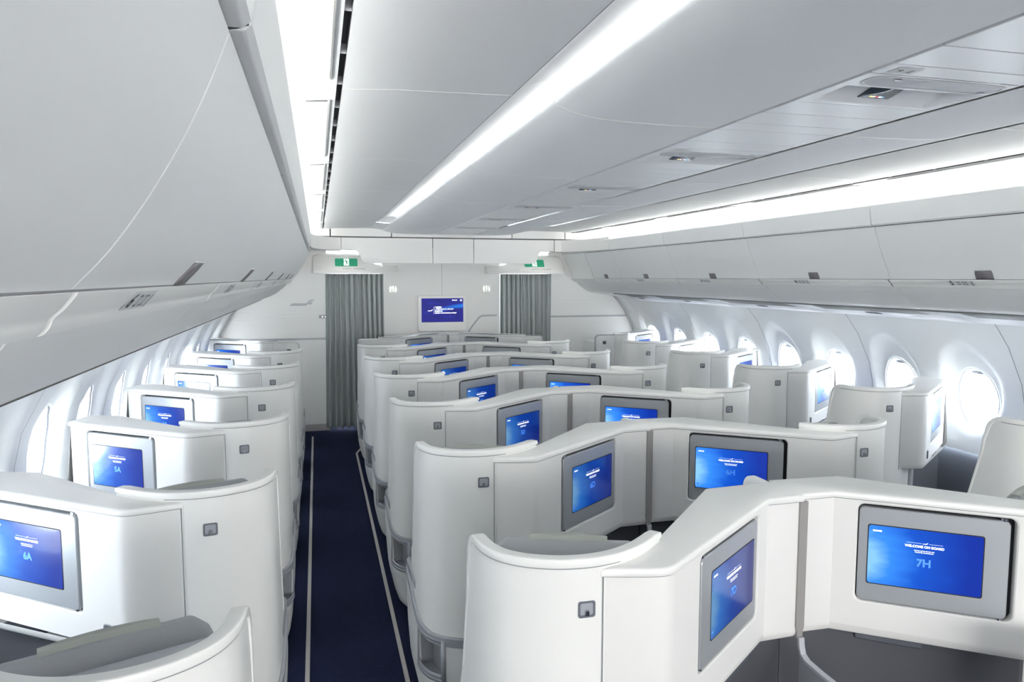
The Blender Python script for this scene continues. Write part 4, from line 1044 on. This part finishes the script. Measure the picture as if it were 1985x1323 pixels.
place = {'D': 'left of the centre pair', 'H': 'right of the centre pair', 'A': 'by the left windows', 'L': 'by the right windows'}
pos_word = {6: 'nearest', 5: 'second nearest', 4: 'third from camera', 3: 'fourth from camera', 2: 'fifth from camera, second farthest', 1: 'farthest, just before the chrome-edged consoles'}
for col, kind, sx, ax in (('D', 'c', 1, AXD), ('H', 'c', -1, AXH), ('A', 'w', -1, AXA), ('L', 'w', 1, AXL)):
    proto, tf2 = make_suite(kind, sx); used = False
    fproto, tf3 = make_suite(kind, sx, front=True)
    for y0, rn in rows_for(col):
        if rn == 0:
            r = fproto; seatno = '1' + col; tfx = lambda x, y, tf3=tf3: tf3(x, y); r.name = 'front_console'
            r['label'] = 'white front console with chrome edging, %s, against the front wall' % place[col]; r['category'] = 'console'; r['group'] = 'chrome-edged front consoles'
        else:
            if col == 'L' and rn == 6: continue
            r = proto if not used else copy_tree(proto); used = True; seatno = '%d%s' % (rn + 1, col); tfx = tf2
            r['label'] = 'white seat suite %s, %s%s' % (place[col], pos_word[rn], ', monitor reading ' + seatno if rn >= 3 else '')
            r['category'] = 'airline seat'; r['group'] = {'D': 'suites left of centre', 'H': 'suites right of centre', 'A': 'left window suites', 'L': 'right window suites'}[col]
        r.location = (ax, y0, 0)
        mon = [c for c in r.children if c.name.startswith('monitor')][0]
        t = MB(); put_text(t, seatno, .036, lambda x, y: tfx(x, y - .012), .0013)
        t.build('seat_number', 'textdim', mon, smooth=False)
        if rn == 6 and col == 'D':
            for c in mon.children:
                if c.name.startswith('screen') and 'edge' not in c.name and 'letter' not in c.name:
                    c.data = c.data.copy(); c.data.materials[0] = M['screenoblique']
    if '_tf' in proto: pass
for o in list(bpy.data.objects):
    if '_tf' in o: del o['_tf']

# centre dividers: strip at the console joint, rail running aft and low panel below it
for k in range(7):
    front = k == 6
    y0 = 1.661 + 1.183 * k if not front else 8.62
    tz = 1.198 if not front else 1.232
    which = ['nearest the camera', 'second from the camera', 'third from the camera', 'fourth from the camera', 'fifth from the camera', 'sixth, far down the cabin', 'farthest, at the chrome-edged consoles'][k]
    t = thing('center_divider', 'slim grey upright strip splitting the centre consoles, %s' % which, 'divider', (XC, y0 + .40, 0), 'centre divider strips')
    L = []
    for z, w in ((.712, .011), (.735, .011), (.755, .016), (tz, .016)): L.append([(-w, -.001, z), (w, -.001, z), (w, .012, z), (-w, .012, z)])
    MB().loft(L).build('divider_strip', 'strip', t, bevel=.001)
    if front: continue
    pth = [(-.006, .72), (-.010, .69), (-.020, .665), (-.045, .652), (-.12, .648), (-.35, .648), (-.66, .640), (-.69, .60), (-.69, .30)]
    L = []
    for i, (y, z) in enumerate(pth):
        a = np.array(pth[max(0, i - 1)]); b = np.array(pth[min(len(pth) - 1, i + 1)]); d = (b - a) / np.linalg.norm(b - a); n = np.array((-d[1], d[0])) * .006
        L.append([(-.011, y - n[0], z - n[1]), (.011, y - n[0], z - n[1]), (.011, y + n[0], z + n[1]), (-.011, y + n[0], z + n[1])])
    MB().loft(L).build('divider_rail', 'lgrey', t, bevel=.002)
    mb = MB(); x0, x1 = -.008, .008
    pts = [(-.012, .0), (-.012, .68), (-.03, .655), (-.12, .642), (-.66, .632), (-.68, .60), (-.68, 0)]
    n = len(pts); mb.add([(x0, y, z) for y, z in pts] + [(x1, y, z) for y, z in pts], [tuple(range(n)), tuple(range(n, 2 * n))[::-1]] + [(i, n + i, n + (i + 1) % n, (i + 1) % n) for i in range(n)])
    mb.build('divider_panel', 'grey', t)
    # movable privacy panel that stands up behind the console
    pv = thing('privacy_panel', 'white rounded privacy panel peeking up behind the centre console, %s' % which, 'panel', (XC + .0, y0 + .75, 0), 'raised privacy panels')
    mb = MB(); r_ = rrect(.165, .50, .05, 6, -.083, .957)
    mb.loft([[(-.014, y, z) for y, z in r_], [(.014, y, z) for y, z in r_]]); mb.build('panel_body', 'cap', pv, bevel=.005)
    mb = MB(); r1 = rrect(.135, .47, .038, 6, -.083, .957); mb.loft([[(-.0155, y, z) for y, z in r1], [(.0155, y, z) for y, z in r1]]); mb.build('panel_inlay', 'shell', pv)

# aisle-side armrest block of the row behind, at the lower right edge
ar = thing('armrest_box', 'white rounded armrest box at the lower right edge below the 7H monitor', 'armrest', (2.115, 1.42, .02))
mb = MB(); mb.prism(rrect(.20, .34, .04, 5), .0, .80); mb.build('box', 'console', ar, bevel=.012)
mb = MB(); mb.prism(rrect(.212, .352, .045, 5), .80, .835); mb.build('lid', 'cap', ar, bevel=.012)

# low air grilles and step light on the right dado
for k, (y, lb) in enumerate(((3.72, 'dark slatted air grille low on the right side wall'), (3.22, 'second dark slatted air grille low on the right wall, nearer the camera'))):
    gthing = thing('dado_grille', lb, 'air grille', (XC + wall_w(.45, y) + .02, y, .42), 'low wall grilles')
    def wp(yy, z, e): return (XC + (wall_w(z + .42, y) + .028 - e) - gthing.location.x, yy, z)
    mb = MB(); r_ = rrect(.34, .34, .02, 3); mb.loft([[wp(a, b, 0) for a, b in r_], [wp(a, b, .006) for a, b in r_]]); mb.build('grille_plate', 'dgrey', gthing)
    mb = MB()
    for c in (-.11, 0, .11):
        for j in range(14):
            z = -.14 + j * .0205; mb.add([wp(c - .045, z, .008), wp(c + .045, z, .008), wp(c + .045, z + .011, .008), wp(c - .045, z + .011, .008)], [(0, 1, 2, 3)])
    mb.build('slats', 'ink', gthing)
